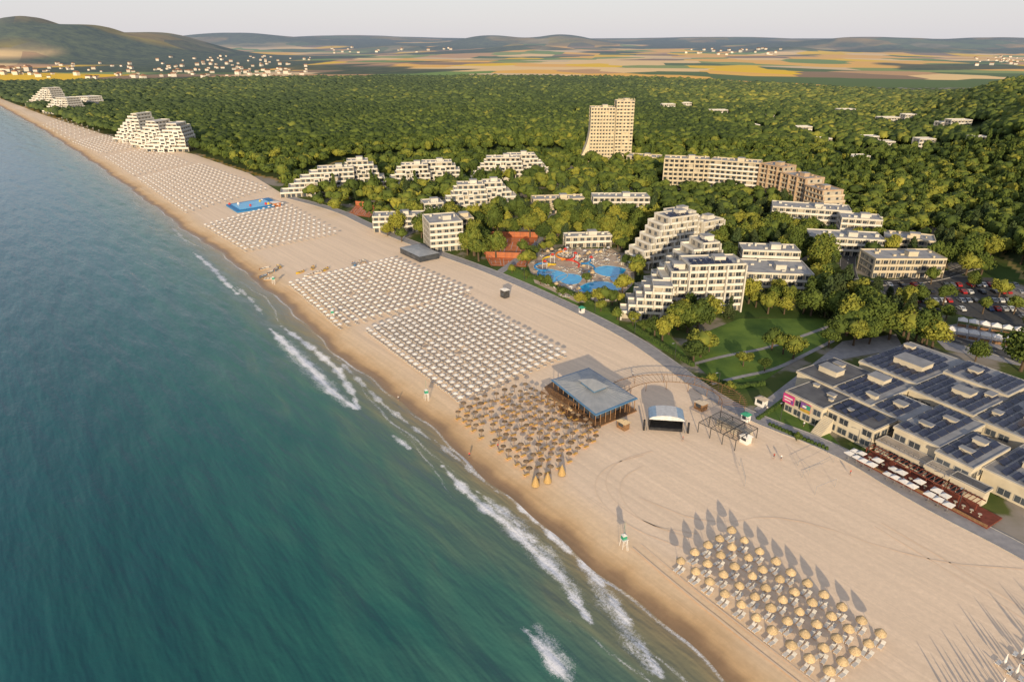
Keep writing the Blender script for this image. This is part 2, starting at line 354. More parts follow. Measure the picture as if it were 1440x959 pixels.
def build_sea():
    s=np.concatenate([-160-np.cumsum(1.2*1.12**np.arange(28))[::-1],np.arange(-160,330,.9),330+np.cumsum(1.0*1.016**np.arange(260))]); s=s[s<6000]
    o=np.concatenate([np.arange(-4,60,.55),60+np.cumsum(.7*1.045**np.arange(112))]); o=o[o<3500]
    S,Of=np.meshgrid(s,o,indexing='ij')
    D=shore(S)*1.0-Of; X,Y=XY(S,D)
    ph=Of*.55+1.3*np.sin(S/23.)+.7*np.sin(S/9.)
    amp=np.where(Of<70,sst(Of/6)*(1-sst((Of-25)/40)),0)*.14
    Z=WZ+amp*np.sin(ph)
    foam=np.zeros_like(X)
    sel=(Of<120)&(S<520)
    xs,ys=X[sel],Y[sel]; fo=np.zeros_like(xs)
    for pl,w,st in FOAM:
        pts=[G(u,v,WZ) for u,v in pl]; L_=sum(math.dist(pts[i],pts[i+1]) for i in range(len(pts)-1)); acc=0
        for i in range(len(pts)-1):
            (x1,y1),(x2,y2)=pts[i],pts[i+1]; dx,dy=x2-x1,y2-y1; l2=dx*dx+dy*dy
            t=np.clip(((xs-x1)*dx+(ys-y1)*dy)/l2,0,1)
            dist=np.hypot(xs-x1-t*dx,ys-y1-t*dy); l=math.sqrt(l2)
            g=(acc+t*l)/L_; taper=np.clip(np.minimum(g,1-g)*4,.1,1)
            dist=dist+.4*np.sin((acc+t*l)/2.3+i)+.25*np.sin((acc+t*l)/.9)
            fo=np.maximum(fo,st*np.exp(-(np.maximum(dist,0)/(w*(.5+.7*taper)))**2))
            acc+=l
    foam[sel]=fo
    edge=np.exp(-((Of-.3)/.6)**2)*(.5+.16*np.sin(S/11.)+.12*np.sin(S/4.))
    edge2=np.exp(-((Of-6-1.6*np.sin(S/14.))/.5)**2)*(.30+.3*np.sin(S/19.+2))
    edge3=np.exp(-((Of-11-2.6*np.sin(S/21.))/.4)**2)*(.24+.3*np.sin(S/13.+1))
    foam=np.maximum(foam,np.maximum(np.maximum(edge,edge2),edge3*(S<300)))
    m,nt,bs=newmat('sea_water')
    geo=N(nt,'ShaderNodeNewGeometry')
    a=N(nt,'ShaderNodeAttribute'); a.attribute_name='off'
    fa=N(nt,'ShaderNodeAttribute'); fa.attribute_name='foam'
    sa=N(nt,'ShaderNodeAttribute'); sa.attribute_name='along'
    rot=-math.atan2(.782,-.623)
    mp=N(nt,'ShaderNodeMapping'); mp.inputs['Rotation'].default_value=(0,0,rot); L(nt,geo.outputs['Position'],mp.inputs[0])
    mp2=N(nt,'ShaderNodeMapping'); mp2.inputs['Scale'].default_value=(.03,.09,1); L(nt,mp.outputs[0],mp2.inputs[0])
    n0=N(nt,'ShaderNodeTexNoise'); n0.inputs['Scale'].default_value=1; n0.inputs['Detail'].default_value=5; n0.inputs['Distortion'].default_value=.8; L(nt,mp2.outputs[0],n0.inputs['Vector'])
    ad=N(nt,'ShaderNodeMath',operation='MULTIPLY_ADD'); L(nt,n0.outputs['Fac'],ad.inputs[0]); ad.inputs[1].default_value=56; ad.inputs[2].default_value=-28
    ads=N(nt,'ShaderNodeMath',operation='MULTIPLY'); mrr=N(nt,'ShaderNodeMapRange'); mrr.inputs[2].default_value=30; L(nt,a.outputs['Fac'],mrr.inputs[0]); L(nt,mrr.outputs[0],ads.inputs[0]); L(nt,ad.outputs[0],ads.inputs[1])
    a2=N(nt,'ShaderNodeMath',operation='ADD'); L(nt,a.outputs['Fac'],a2.inputs[0]); L(nt,ads.outputs[0],a2.inputs[1])
    mr=N(nt,'ShaderNodeMapRange'); mr.inputs[1].default_value=0; mr.inputs[2].default_value=160; L(nt,a2.outputs[0],mr.inputs[0])
    rp=N(nt,'ShaderNodeValToRGB'); e=rp.color_ramp.elements; e[0].position=0; e[0].color=(.36,.27,.15,1); e[1].position=1; e[1].color=(.018,.115,.145,1)
    for p,c in((.02,(.25,.23,.14)),(.07,(.12,.19,.14)),(.15,(.06,.17,.135)),(.30,(.026,.13,.115)),(.5,(.014,.095,.10))): x=e.new(p); x.color=c4(c)
    L(nt,mr.outputs[0],rp.inputs[0])
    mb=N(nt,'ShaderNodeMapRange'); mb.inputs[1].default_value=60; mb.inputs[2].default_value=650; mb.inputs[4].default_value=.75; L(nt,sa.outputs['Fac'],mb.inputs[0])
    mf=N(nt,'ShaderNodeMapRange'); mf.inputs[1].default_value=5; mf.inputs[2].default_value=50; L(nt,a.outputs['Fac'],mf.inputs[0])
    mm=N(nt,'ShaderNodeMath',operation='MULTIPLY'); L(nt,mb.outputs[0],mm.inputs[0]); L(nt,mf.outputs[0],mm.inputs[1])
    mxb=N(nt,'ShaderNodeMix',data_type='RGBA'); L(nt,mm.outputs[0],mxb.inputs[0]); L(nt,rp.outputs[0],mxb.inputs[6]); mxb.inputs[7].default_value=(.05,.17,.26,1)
    n1=N(nt,'ShaderNodeTexNoise'); n1.inputs['Scale'].default_value=1.3; n1.inputs['Detail'].default_value=10; n1.inputs['Roughness'].default_value=.78; n1.inputs['Distortion'].default_value=1.6; L(nt,geo.outputs['Position'],n1.inputs['Vector'])
    f1=N(nt,'ShaderNodeMath',operation='MULTIPLY_ADD'); L(nt,n1.outputs['Fac'],f1.inputs[0]); f1.inputs[1].default_value=2.4; L(nt,fa.outputs['Fac'],f1.inputs[2])
    f2=N(nt,'ShaderNodeMapRange'); f2.inputs[1].default_value=1.50; f2.inputs[2].default_value=2.15; L(nt,f1.outputs[0],f2.inputs[0])
    f3=N(nt,'ShaderNodeMapRange'); f3.inputs[1].default_value=.06; f3.inputs[2].default_value=.4; L(nt,fa.outputs['Fac'],f3.inputs[0])
    f4=N(nt,'ShaderNodeMath',operation='MULTIPLY'); L(nt,f2.outputs[0],f4.inputs[0]); L(nt,f3.outputs[0],f4.inputs[1])
    mx=N(nt,'ShaderNodeMix',data_type='RGBA'); L(nt,f4.outputs[0],mx.inputs[0]); L(nt,mxb.outputs[2],mx.inputs[6]); mx.inputs[7].default_value=(.9,.9,.94,1)
    L(nt,mx.outputs[2],bs.inputs['Base Color'])
    rm=N(nt,'ShaderNodeMapRange'); rm.inputs[3].default_value=.18; rm.inputs[4].default_value=.9; L(nt,f4.outputs[0],rm.inputs[0]); L(nt,rm.outputs[0],bs.inputs['Roughness'])
    bs.inputs['IOR'].default_value=1.33; bs.inputs['Specular IOR Level'].default_value=.5
    mp3=N(nt,'ShaderNodeMapping'); mp3.inputs['Scale'].default_value=(.04,.18,1); L(nt,mp.outputs[0],mp3.inputs[0])
    n2=N(nt,'ShaderNodeTexNoise'); n2.inputs['Scale'].default_value=1.; n2.inputs['Detail'].default_value=3; L(nt,mp3.outputs[0],n2.inputs['Vector'])
    n3=N(nt,'ShaderNodeTexNoise'); n3.inputs['Scale'].default_value=.8; n3.inputs['Detail'].default_value=5; L(nt,geo.outputs['Position'],n3.inputs['Vector'])
    b1=N(nt,'ShaderNodeBump'); b1.inputs['Strength'].default_value=.8; b1.inputs['Distance'].default_value=1.5; L(nt,n2.outputs['Fac'],b1.inputs['Height'])
    b2=N(nt,'ShaderNodeBump'); b2.inputs['Strength'].default_value=.5; b2.inputs['Distance'].default_value=.14; L(nt,n3.outputs['Fac'],b2.inputs['Height']); L(nt,b1.outputs[0],b2.inputs['Normal'])
    L(nt,b2.outputs[0],bs.inputs['Normal'])
    me=gridmesh('sea',X,Y,Z,[m],dict(off=Of,foam=foam,along=S))
    obj('sea',me,'calm teal sea with small foamy waves on the shore','sea',kind='structure')
build_sea()
print('base',time.time()-T0)
# ---------------- sheets: lawns, decks, roads
NOTREE=[]
def sheet(name,px,z,m,label,cat,nt=True):
    b=MB(); pts=PX(px); b.sheet(pts,z); me=b.mesh(name,[m])
    if me.polygons[0].normal.z<0: me.flip_normals()
    obj(name,me,label,cat,kind='structure')
    if nt: NOTREE.append(pts)
def ribbon(name,px,w,z,m,label,cat,kerb=True,dash=False,line_nt=True):
    pts=[Vector(p) for p in PX(px)]
    for _ in range(2):
        q=[pts[0]]
        for i in range(len(pts)-1): q+= [pts[i]*.75+pts[i+1]*.25,pts[i]*.25+pts[i+1]*.75]
        q.append(pts[-1]); pts=q
    nrm=[]
    for i in range(len(pts)):
        d=(pts[min(i+1,len(pts)-1)]-pts[max(i-1,0)]).normalized(); nrm.append(Vector((-d.y,d.x)))
    b=MB()
    def strip(o0,o1,z0,z1,mi):
        for i in range(len(pts)-1):
            q=[pts[i]+nrm[i]*o0,pts[i]+nrm[i]*o1,pts[i+1]+nrm[i+1]*o1,pts[i+1]+nrm[i+1]*o0]
            if z1 is None: b.addf([(p.x,p.y,z0) for p in q],[(0,3,2,1)] ,mi)
            else: b.hexa([(p.x,p.y,z0) for p in q[::-1]],[(p.x,p.y,z1) for p in q[::-1]],mi)
    strip(-w/2,w/2,z,None,0)
    if kerb: strip(w/2,w/2+.25,z-.1,z+.12,1); strip(-w/2-.25,-w/2,z-.1,z+.12,1)
    if dash:
        for i in range(0,len(pts)-1):
            L_=(pts[i+1]-pts[i]).length; n=max(1,int(L_/5))
            for k in range(n):
                p=pts[i].lerp(pts[i+1],k/n); q=pts[i].lerp(pts[i+1],(k+.45)/n); nn=nrm[i]*.09
                b.addf([(p.x-nn.x,p.y-nn.y,z+.012),(q.x-nn.x,q.y-nn.y,z+.012),(q.x+nn.x,q.y+nn.y,z+.012),(p.x+nn.x,p.y+nn.y,z+.012)],[(0,1,2,3)],2)
    obj(name,b.mesh(name,[m,M_kerb,M_paint]),label,cat,kind='structure')
    if line_nt:
        for i in range(len(pts)-1):
            h=w/2+1.2
            q=[pts[i]+nrm[i]*h,pts[i]-nrm[i]*h,pts[i+1]-nrm[i+1]*h,pts[i+1]+nrm[i+1]*h]; NOTREE.append([(p.x,p.y) for p in q])
    return pts
sheet('lawn',[(985,470),(1040,448),(1165,448),(1178,478),(1120,505),(1075,535),(1010,540),(975,510)],.02,M_lawn,'mown green lawn in the hotel garden','lawn',nt=False)
sheet('lawn',[(1060,590),(1100,560),(1135,575),(1180,625),(1165,632)],.10,M_lawn,'green lawn beside the white centre','lawn',nt=False)
sheet('lawn',[(880,458),(925,490),(975,512),(940,470),(905,450)],.10,M_lawn,'green planted bank beside the promenade','lawn',nt=False)
sheet('lawn',[(700,380),(745,366),(760,385),(800,415),(870,440),(870,462),(800,426)],.03,M_lawn,'green planted strip beside the pools','lawn',nt=False)
sheet('pool_deck',[(742,372),(765,355),(800,350),(860,350),(892,370),(892,398),(866,424),(812,426),(752,398)],.05,M_deck,'tan paved deck around the swimming pools','pool deck')
sheet('parking_lot',[(1230,405),(1300,388),(1440,392),(1520,400),(1520,470),(1440,462),(1300,432)],.04,M_asph,'asphalt car park among the trees','car park',nt=False)
sheet('forecourt',[(1300,462),(1350,455),(1460,475),(1460,520),(1330,492)],.05,M_pave,'paved market square','square')
sheet('plaza',[(1060,575),(1105,540),(1185,480),(1260,470),(1270,490),(1185,505),(1110,560),(1085,595)],.05,M_pave,'pale paved walkway to the centre','walkway')
sheet('beach_deck',[(765,545),(785,532),(835,570),(835,596),(800,592)],.14,M_wood,'timber deck of the beach bar','deck')
prom=ribbon('promenade',[(1500,815),(1440,775),(1300,706),(1180,632),(1060,588),(1000,556),(930,503),(880,470),(800,430),(700,385),(600,350),(520,318),(480,297),(400,276)],5.2,.11,M_pave,'paved seaside promenade along the beach','promenade')
ribbon('road',[(1540,560),(1440,505),(1340,478),(1270,455),(1215,420),(1190,385),(1195,350),(1160,330)],6.5,.09,M_asph,'asphalt road through the resort','road',dash=True)
ribbon('road',[(1560,420),(1440,388),(1380,370),(1320,392),(1240,400),(1200,395)],6,.13,M_asph,'asphalt road beside the car park','road',dash=True)
ribbon('garden_path',[(975,512),(1020,500),(1080,490),(1150,465),(1190,450)],1.6,.06,M_pave,'curved garden path across the lawn','path',kerb=False)
ribbon('garden_path',[(1000,540),(1040,530),(1090,520),(1130,500),(1180,475)],1.6,.07,M_pave,'garden path below the lawn','path',kerb=False)
ribbon('resort_path',[(560,335),(600,318),(680,305),(740,318),(830,330),(880,340)],4,.08,M_pave,'paved path between hotels','path',kerb=False)
ribbon('resort_path',[(700,385),(735,360),(765,335),(780,310),(760,270),(700,262)],4,.09,M_pave,'paved path beside the pools','path',kerb=False)
for i,tk in enumerate([[(905,640),(850,655),(830,690),(880,740),(960,770)],[(918,634),(866,648),(845,685),(892,730),(975,758)],
   [(890,770),(960,830),(1060,910),(1150,980)],[(902,765),(972,825),(1072,903),(1165,975)],[(1230,740),(1330,800),(1440,870)],[(1240,735),(1340,793),(1450,862)],[(900,700),(1000,740),(1100,720),(1300,790),(1440,800)],[(905,655),(875,670),(870,700),(910,740),(980,750)]]):
    ribbon('sand_track',tk,.3,.07,M_track,'wheel track pressed into the sand','track',kerb=False,line_nt=False)
# ---------------- hotels
FP=[]
def winmesh(m=M_glass):
    b=MB(); b.box(-.5,.5,-.03,.03,0,1,0)
    for x0,x1 in((-.5,-.46),(-.02,.02),(.46,.5)): b.box(x0,x1,-.06,-.031,.04,.96,1)
    b.box(-.5,.5,-.06,-.031,0,.04,1); b.box(-.5,.5,-.06,-.031,.96,1,1)
    return b.mesh('window',[m,M_frame])
WIN=winmesh()
def hotel(pL,pR,depth,floors,sl=0,sr=0,sf=0,mats=None,label='white terraced hotel',cat='hotel',name='hotel_building',fh=3.,bay=3.6,roofbox=True,parap=True,detail=True,world=None,zb=0,minL=6,solar=False,fins=False,bump=0,jit=0,ph=.9,finstep=2):
    mats=mats or [M_white,M_shadewall,M_roof,M_para]
    if world: (ox,oy),(rx,ry)=world
    else: (ox,oy),(rx,ry)=G(*pL),G(*pR)
    Lh=math.hypot(rx-ox,ry-oy); ex=((rx-ox)/Lh,(ry-oy)/Lh); ey=(-ex[1],ex[0])
    fr=frame(ox,oy,ex,ey); FP.append((ox,oy,ex,ey,Lh,depth))
    th=thing(name,label,cat,(ox,oy,zb))
    w=MB(); wins=[]; pars=[]; rf=MB()
    prev=(0,Lh,0,depth); r_=random.Random(int(ox*7+oy))
    for k in range(floors):
        j=(r_.random()-.5)*jit*2
        a0=max(0,k*sl+(j if k and sl else 0)); a1=Lh-max(0,k*sr-(j if k and sr else 0)); b0=k*sf; b1=depth-k*sf*.5; z=zb+k*fh
        a0=max(a0,prev[0]); a1=min(a1,prev[1])
        if a1-a0<minL: floors=k; break
        g=1.3
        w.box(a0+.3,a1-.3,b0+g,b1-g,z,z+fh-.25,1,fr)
        w.box(a0,a1,b0,b1,z+fh-.25,z+fh,0,fr)
        n=max(1,int(round((a1-a0)/bay))); bw=(a1-a0)/n
        for i in range(n+1):
            a=a0+i*bw; x0=max(a0,a-.14); x1=min(a1,a+.14)
            w.box(x0,x1,b0+.14,b0+g,z,z+fh-.25,0,fr)
            w.box(x0,x1,b1-g,b1-.14,z,z+fh-.25,0,fr)
            if fins and i%finstep==0 : w.box(x0-.05,x1+.35,b0-.9,b0-.003,z,z+fh-.003,0,fr)
        if bump:
            c0_=a0+(a1-a0)*(.35 if k%2 else .45)
            for q in range(2):
                aa=c0_+q*bump*1.6-bump; 
                if aa>a0+1 and aa+bump<a1-1 and k<floors-1: w.box(aa,aa+bump,b0-1.8,b0-.004,z,z+fh-.01,0,fr); wins.append((aa+bump/2,b0-1.84,z+.7,bump*.6,1.5,0))
        for i in range(n):
            if r_.random()<.95: wins.append((a0+(i+.5)*bw+r_.uniform(-.3,.3),b0+g-.04,z+.1,bw*.6,2.2,0))
        nb=max(1,int((b1-b0-2)/4.2))
        for i in range(nb):
            bb=b0+1.6+(i+.5)*((b1-b0-3.2)/nb)
            wins.append((a1-.3+.04,bb,z+.8,1.6,1.4,1)); wins.append((a0+.3-.04,bb,z+.3,1.9,1.9,2))
        if parap and k>0:
            pb=MB(); p0,p1,q0,q1=prev
            pb.box(p0,p1,q0,q0+.13,z,z+ph,0,fr); pb.box(p0,p1,q1-.13,q1,z,z+ph,0,fr)
            if sl: pb.box(p0,p0+.13,q0+.14,q1-.14,z,z+ph,0,fr)
            if sr: pb.box(p1-.13,p1,q0+.14,q1-.14,z,z+ph,0,fr)
            pars.append(pb)
        prev=(a0,a1,b0,b1)
    a0,a1,b0,b1=prev; z=zb+floors*fh
    rf.box(a0+.35,a1-.35,b0+.35,b1-.35,z,z+.05,0,fr)
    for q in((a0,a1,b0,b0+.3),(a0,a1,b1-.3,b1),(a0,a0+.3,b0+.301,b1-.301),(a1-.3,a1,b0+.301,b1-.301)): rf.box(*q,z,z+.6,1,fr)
    if roofbox:
        aa=a0+(a1-a0)*.6
        rf.box(aa-2.2,aa+2.2,b0+depth*.3,b0+depth*.3+4,z+.05,z+2.2,1,fr)
        rf.box(aa-2.4,aa+2.4,b0+depth*.3-.2,b0+depth*.3+4.2,z+2.2,z+2.4,0,fr)
        for i in range(int((a1-a0)/4)):
            x=a0+2+i*4+random.random()*2; y=b0+2+random.random()*max(.5,(b1-b0-5)); h_=random.uniform(.6,1.5); rf.box(x,x+random.uniform(.6,1.8),y,y+1.2,z+.05,z+h_,1,fr)
    if solar:
        n=int((a1-a0-4)/2.4)
        for i in range(n):
            for j in range(max(1,int((b1-b0-5)/3.2))):
                x=a0+1.5+i*2.4; y=b0+1.5+j*3.2
                q=[fr(x,y),fr(x+2,y),fr(x+2,y+2),fr(x,y+2)]
                rf.addf([(q[0][0],q[0][1],z+.2),(q[1][0],q[1][1],z+.2),(q[2][0],q[2][1],z+1.),(q[3][0],q[3][1],z+1.)],[(0,1,2,3)],2)
    wpart(th,'wall',w.mesh('wall',mats)); wpart(th,'roof',rf.mesh('roof',[mats[2],mats[0],M_blue_dark]))
    if detail:
        for pb in pars: wpart(th,'balcony',pb.mesh('balcony',[mats[3]]))
    elif pars:
        m=MB()
        for pb in pars:
            o=len(m.v); m.v+=pb.v; m.f+=[[o+i for i in f] for f in pb.f]; m.m+=pb.m
        wpart(th,'balcony',m.mesh('balcony',[mats[3]]),kind='stuff')
    ang=math.atan2(ex[1],ex[0])
    def WM(q):
        a,b,zz,ww,hh,side=q; x,y=fr(a,b); r=ang+(0,math.pi/2,-math.pi/2)[side]
        return Matrix.Translation((x,y,zz))@Matrix.Rotation(r,4,'Z')@Matrix.Diagonal((ww,1,hh,1))
    ind=wins if detail else []
    rest=[] if detail else wins
    if detail and len(wins)>100:
        vis=sorted(wins,key=lambda q:(q[5]==2,-q[2])); ind=vis[:100]; rest=vis[100:]
    for q in ind:
        o=bpy.data.objects.new('window',WIN); COL.objects.link(o); o.parent=th; o.matrix_basis=Matrix.Translation((-ox,-oy,-zb))@WM(q)
    if rest:
        m=MB()
        for q in rest:
            M=WM(q); m.addf([M@Vector(p) for p in((-.5,0,0),(.5,0,0),(.5,0,1),(-.5,0,1))],[(0,1,2,3)])
        wpart(th,'window',m.mesh('window',[M_glass]),kind='stuff')
    return th,fr,Lh,z
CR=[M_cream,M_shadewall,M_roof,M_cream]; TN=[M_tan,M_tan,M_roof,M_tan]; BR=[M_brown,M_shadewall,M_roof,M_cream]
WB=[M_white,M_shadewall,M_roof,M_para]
hotel((872,449),(942,452),8,5,2.9,0,fins=True,label='low white balcony wing of the stepped hotel',roofbox=False,fh=2.75)
hotel((886,440),(962,440),13,7,3.1,0,label='big white stepped hotel with terraces falling to the beach',solar=True,fins=True,jit=.8,fh=2.8)
hotel((963,441),(1040,438),13,7,0,0,label='white balcony block of the stepped hotel',solar=True,fins=True,fh=2.8)
hotel((908,422),(1036,410),12,8,3.4,1.6,label='rear wing of the white stepped hotel',solar=True,fins=True,jit=.8,fh=2.8)
hotel((893,382),(975,368),12,8,2.5,0,label='tall white stepped hotel behind the pools',solar=True,fins=True,jit=.7,fh=2.9)
hotel((912,362),(1006,346),12,9,2.9,2.6,label='rear white stepped hotel wing with blue panels',fins=True,jit=.9,fh=2.85)
hotel((985,352),(1022,344),12,5,0,1.2,label='small white stepped block beside the hotel',fins=True,fh=2.85)
hotel((1036,412),(1140,416),20,3,0,0,mats=WB,label='low white hotel annex with flat roof')
hotel((1040,388),(1120,391),12,4,0,0,label='white annex block with flat roof',ph=1.1)
hotel((1082,320),(1192,328),16,4,0,0,label='white four storey hotel block with long balconies')
hotel((1135,358),(1240,364),16,3,0,0,label='low white hotel block among trees')
hotel((1178,338),(1235,342),14,4,0,0,label='white hotel block with flat roof')
hotel((1238,358),(1310,366),14,3,0,0,mats=CR,label='cream hotel block with flat roof')
hotel((1226,392),(1325,392),16,3,0,0,mats=CR,label='cream three storey block beside the car park')
hotel((930,272),(993,275),14,8,0,0,mats=CR,label='long cream hotel wing with balcony grid',detail=False,fins=True)
hotel((993,275),(1062,281),14,8,0,0,mats=[M_cream,M_shadewall,M_roof,M_para],label='white central wing of the long hotel',detail=False)
hotel((1062,281),(1092,288),14,8,0,0,mats=BR,label='brown and cream wing of the long hotel',detail=False,fins=True)
hotel((1092,289),(1126,300),14,7,0,.0,mats=BR,label='brown and cream stepped wing with balconies',detail=False,fins=True)
hotel((1126,302),(1160,316),14,6,0,1.6,mats=BR,label='brown stepped end wing of the long hotel',detail=False)
hotel((395,279),(505,273),16,6,5.0,.4,.5,label='long white terraced hotel stepping to the beach',detail=False,bump=4,jit=1.5,fh=3.)
hotel((455,272),(552,268),16,7,3.0,2.6,.5,label='white pyramidal terraced hotel among trees',detail=False,bump=4,jit=1.,fh=3.)
hotel((540,271),(610,269),16,6,2.6,.6,.6,label='white stepped hotel with gabled terraces',detail=False,bump=4,jit=1.)
hotel((575,266),(662,264),16,6,1.8,2.8,.6,label='white stepped hotel wing among trees',detail=False,bump=5,jit=1.)
hotel((662,258),(740,257),16,6,2.6,.8,.6,label='white pyramidal hotel behind the trees',detail=False,bump=5,jit=1.)
hotel((705,253),(780,252),16,6,.8,3.2,.6,label='white stepped hotel wing behind trees',detail=False,bump=5,jit=1.)
hotel((618,304),(690,302),15,6,2.4,.6,.5,label='white pyramidal terraced hotel with stepped ends',detail=False,bump=4,jit=1.)
hotel((672,300),(742,297),15,6,.8,3.2,.5,label='white stepped hotel wing with balconies',detail=False,bump=4,jit=1.)
hotel((833,306),(912,306),13,4,0,0,label='white four storey hotel block behind the pool',detail=False)
hotel((750,302),(822,300),12,3,0,0,mats=CR,label='cream three storey hotel block',detail=False)
hotel((525,328),(600,326),12,3,0,0,label='white block beside the promenade',detail=False)
hotel((598,316),(625,314),12,4,0,0,label='small white hotel block',detail=False)
hotel((606,356),(652,352),20,5,0,0,label='white square hotel near the promenade',ph=1.1)
hotel((640,340),(667,338),14,4,0,0,mats=CR,label='small cream hotel annex block',detail=False)
hotel((795,350),(860,348),8,2,0,0,label='white poolside pavilion with flat roof')
hotel((880,235),(925,238),16,3,0,0,mats=CR,label='low service block below the tower',detail=False)
hotel((940,330),(1000,332),10,2,0,0,mats=CR,label='low cream hall among trees',detail=False)
for (a,b,fl,st) in [((160,200),(205,202),9,3.2),((185,208),(232,210),9,3.2),((205,214),(266,214),9,3.6),((36,150),(80,152),9,5.5),((60,160),(102,162),7,5.),((98,154),(130,156),6,4.)]:
    hotel(a,b,26,fl,st,st*.3,.4,mats=[M_para,M_shadewall,M_para,M_para],label='far white stepped pyramid hotel at the beach edge',detail=False,fh=3.2,bay=6,roofbox=False,jit=1.5,bump=6,ph=1.3)
th,fr,Lh,zt=hotel((828,230),(861,230),15,16,0,0,mats=TN,label='tall pale concrete tower hotel rising above the forest',detail=False,fh=2.9,bay=2.6,fins=True,finstep=1,ph=1.2)
mb=MB()
for i in range(8):
    t0=i/8;t1=(i+1)/8
    w0=11*(1-t0)**2.4; w1=11*(1-t1)**2.4
    q0=[fr(-w0-.05,1),fr(-.05,1),fr(-.05,14),fr(-w0-.05,14)]; q1=[fr(-w1-.06,1),fr(-.05,1),fr(-.05,14),fr(-w1-.06,14)]
    mb.hexa([(x,y,t0*34) for x,y in q0],[(x,y,t1*34) for x,y in q1])
wpart(th,'buttress',mb.mesh('buttress',[M_tan]))
th,fr,Lh,zt=hotel((862.5,229),(887,229),15,18,0,0,mats=TN,label='taller pale stair wing of the tower hotel',detail=False,fh=2.85,bay=3.2,fins=True,ph=1.3)
cu=bpy.data.curves.new('sign_text','FONT'); cu.body='ДОБРУДЖА'; cu.size=2.6; cu.extrude=.15
to=bpy.data.objects.new('t',cu); COL.objects.link(to); bpy.context.view_layer.update()
tm=bpy.data.meshes.new_from_object(to.evaluated_get(bpy.context.evaluated_depsgraph_get())); bpy.data.objects.remove(to)
tm.materials.clear(); tm.materials.append(M_tan)
tx,ty=fr(.5,.5)
o=bpy.data.objects.new('sign_lettering',tm); COL.objects.link(o); o.parent=th; o.matrix_basis=Matrix.Translation((tx-th.location.x,ty-th.location.y,zt+.8))@Matrix.Rotation(math.pi/2,4,'X')
for (u,v,w,fl) in [(1240,210,26,2),(1190,165,24,3),(1250,178,26,3),(1302,212,16,3),(1350,184,22,3),(1010,166,26,3),(1130,192,18,3),(1280,174,16,3),(1330,187,14,3),(940,157,20,3),(965,155,16,3),(1225,207,14,3),(1080,170,16,2),(1160,205,14,2),(1380,205,14,2),(1060,185,14,2),(1210,232,16,2)]:
    x,y,z=GT(u,v)
    hotel(None,None,12,fl,0,0,mats=[M_para,M_shadewall,M_para,M_para],world=((x-w/2,y),(x+w/2,y+1)),zb=z+.0,label='white low villa on the wooded slope',name='villa',cat='villa',detail=False,roofbox=False,fh=3.3)
    NOTREE.append([(x-w/2-2,y-46),(x+w/2+2,y-46),(x+w/2+6,y+14),(x-w/2-6,y+14)])
print('hotels',time.time()-T0,len(bpy.data.objects))
# ---------------- near complex
P0=(81,174); ex=(.52,-.854); ey=(.854,.52)
cf=frame(P0[0],P0[1],ex,ey)
M_dkroof=mat('roof_felt',(.34,.34,.35),(.25,.25,.26),.3,.9)
M_dkr2=mat('dark_roof_felt',(.15,.15,.155),(.10,.10,.11),.3,.9)
M_lav=mat('pale_fascia',(.60,.53,.41),(.50,.44,.34),.3,.8)
cx=thing('leisure_centre','sprawling white centre with dark panelled roofs and red terrace','building',(*cf(10,10),0))
def slab(a0,a1,b0,b1,h,roofm,band=True,z0=0,nm='wing',panels=False):
    w=MB(); w.box(a0,a1,b0,b1,z0,h-.6,0,cf)
    w.box(a0-.3,a1+.3,b0-.3,b1+.3,h-.6,h,0,cf)
    w.box(a0-.3+.002,a1+.3-.002,b0-.3+.002,b1+.3-.002,h,h+.12,1,cf)
    for q in((a0-.25,a1+.25,b0-.25,b0-.1),(a0-.25,a1+.25,b1+.1,b1+.25),(a0-.25,a0-.1,b0-.099,b1+.099),(a1+.1,a1+.25,b0-.099,b1+.099)): w.box(*q,h+.12,h+.3,2,cf)
    wpart(cx,nm,w.mesh(nm,[M_lav,roofm,M_roof]))
    if panels:
        pm=MB(); n=int((a1-a0-1)/2.35); k=int((b1-b0-1)/4.0)
        for i in range(n):
            for j in range(k):
                if random.random()<.07: continue
                x=a0+.8+i*2.35; y=b0+.8+j*4.0
                q=[cf(x+1.45,y),cf(x+1.45,y+3.7),cf(x,y+3.7),cf(x,y)]
                pm.addf([(q[0][0],q[0][1],h+.2),(q[1][0],q[1][1],h+.2),(q[2][0],q[2][1],h+.75),(q[3][0],q[3][1],h+.75)],[(0,1,2,3)])
        wpart(cx,'solar_array',pm.mesh('solar_array',[M_blue_dark]),kind='stuff')
    FP.append((*cf(a0,b0),ex,ey,a1-a0,b1-b0))
    if band:
        n=int((a1-a0)/3)
        ang=math.atan2(ex[1],ex[0])
        for i in range(n):
            for zz in ([z0+.6,z0+3.5] if h-z0>6.1 else [z0+.6]):
                if random.random()<.15: continue
                x,y=cf(a0+(i+.5)*(a1-a0)/n,b0-.06)
                o=bpy.data.objects.new('window',WIN); COL.objects.link(o); o.parent=cx
                o.matrix_basis=Matrix.Translation((x-cx.location.x,y-cx.location.y,zz))@Matrix.Rotation(ang,4,'Z')@Matrix.Diagonal(((a1-a0)/n*.8,1,1.8,1))
        n=int((b1-b0)/3.2)
        for i in range(n):
            x,y=cf(a1+.06,b0+(i+.5)*(b1-b0)/n)
            o=bpy.data.objects.new('window',WIN); COL.objects.link(o); o.parent=cx
            o.matrix_basis=Matrix.Translation((x-cx.location.x,y-cx.location.y,z0+3.2 if h>6.1 else z0+.8))@Matrix.Rotation(ang+math.pi/2,4,'Z')@Matrix.Diagonal(((b1-b0)/n*.8,1,1.7,1))
slab(-2,10,0,12,6.6,M_dkr2)
slab(10.35,24,2,12,6.2,M_dkr2,panels=True)
slab(-8,4,12.35,30,7.3,M_dkr2)
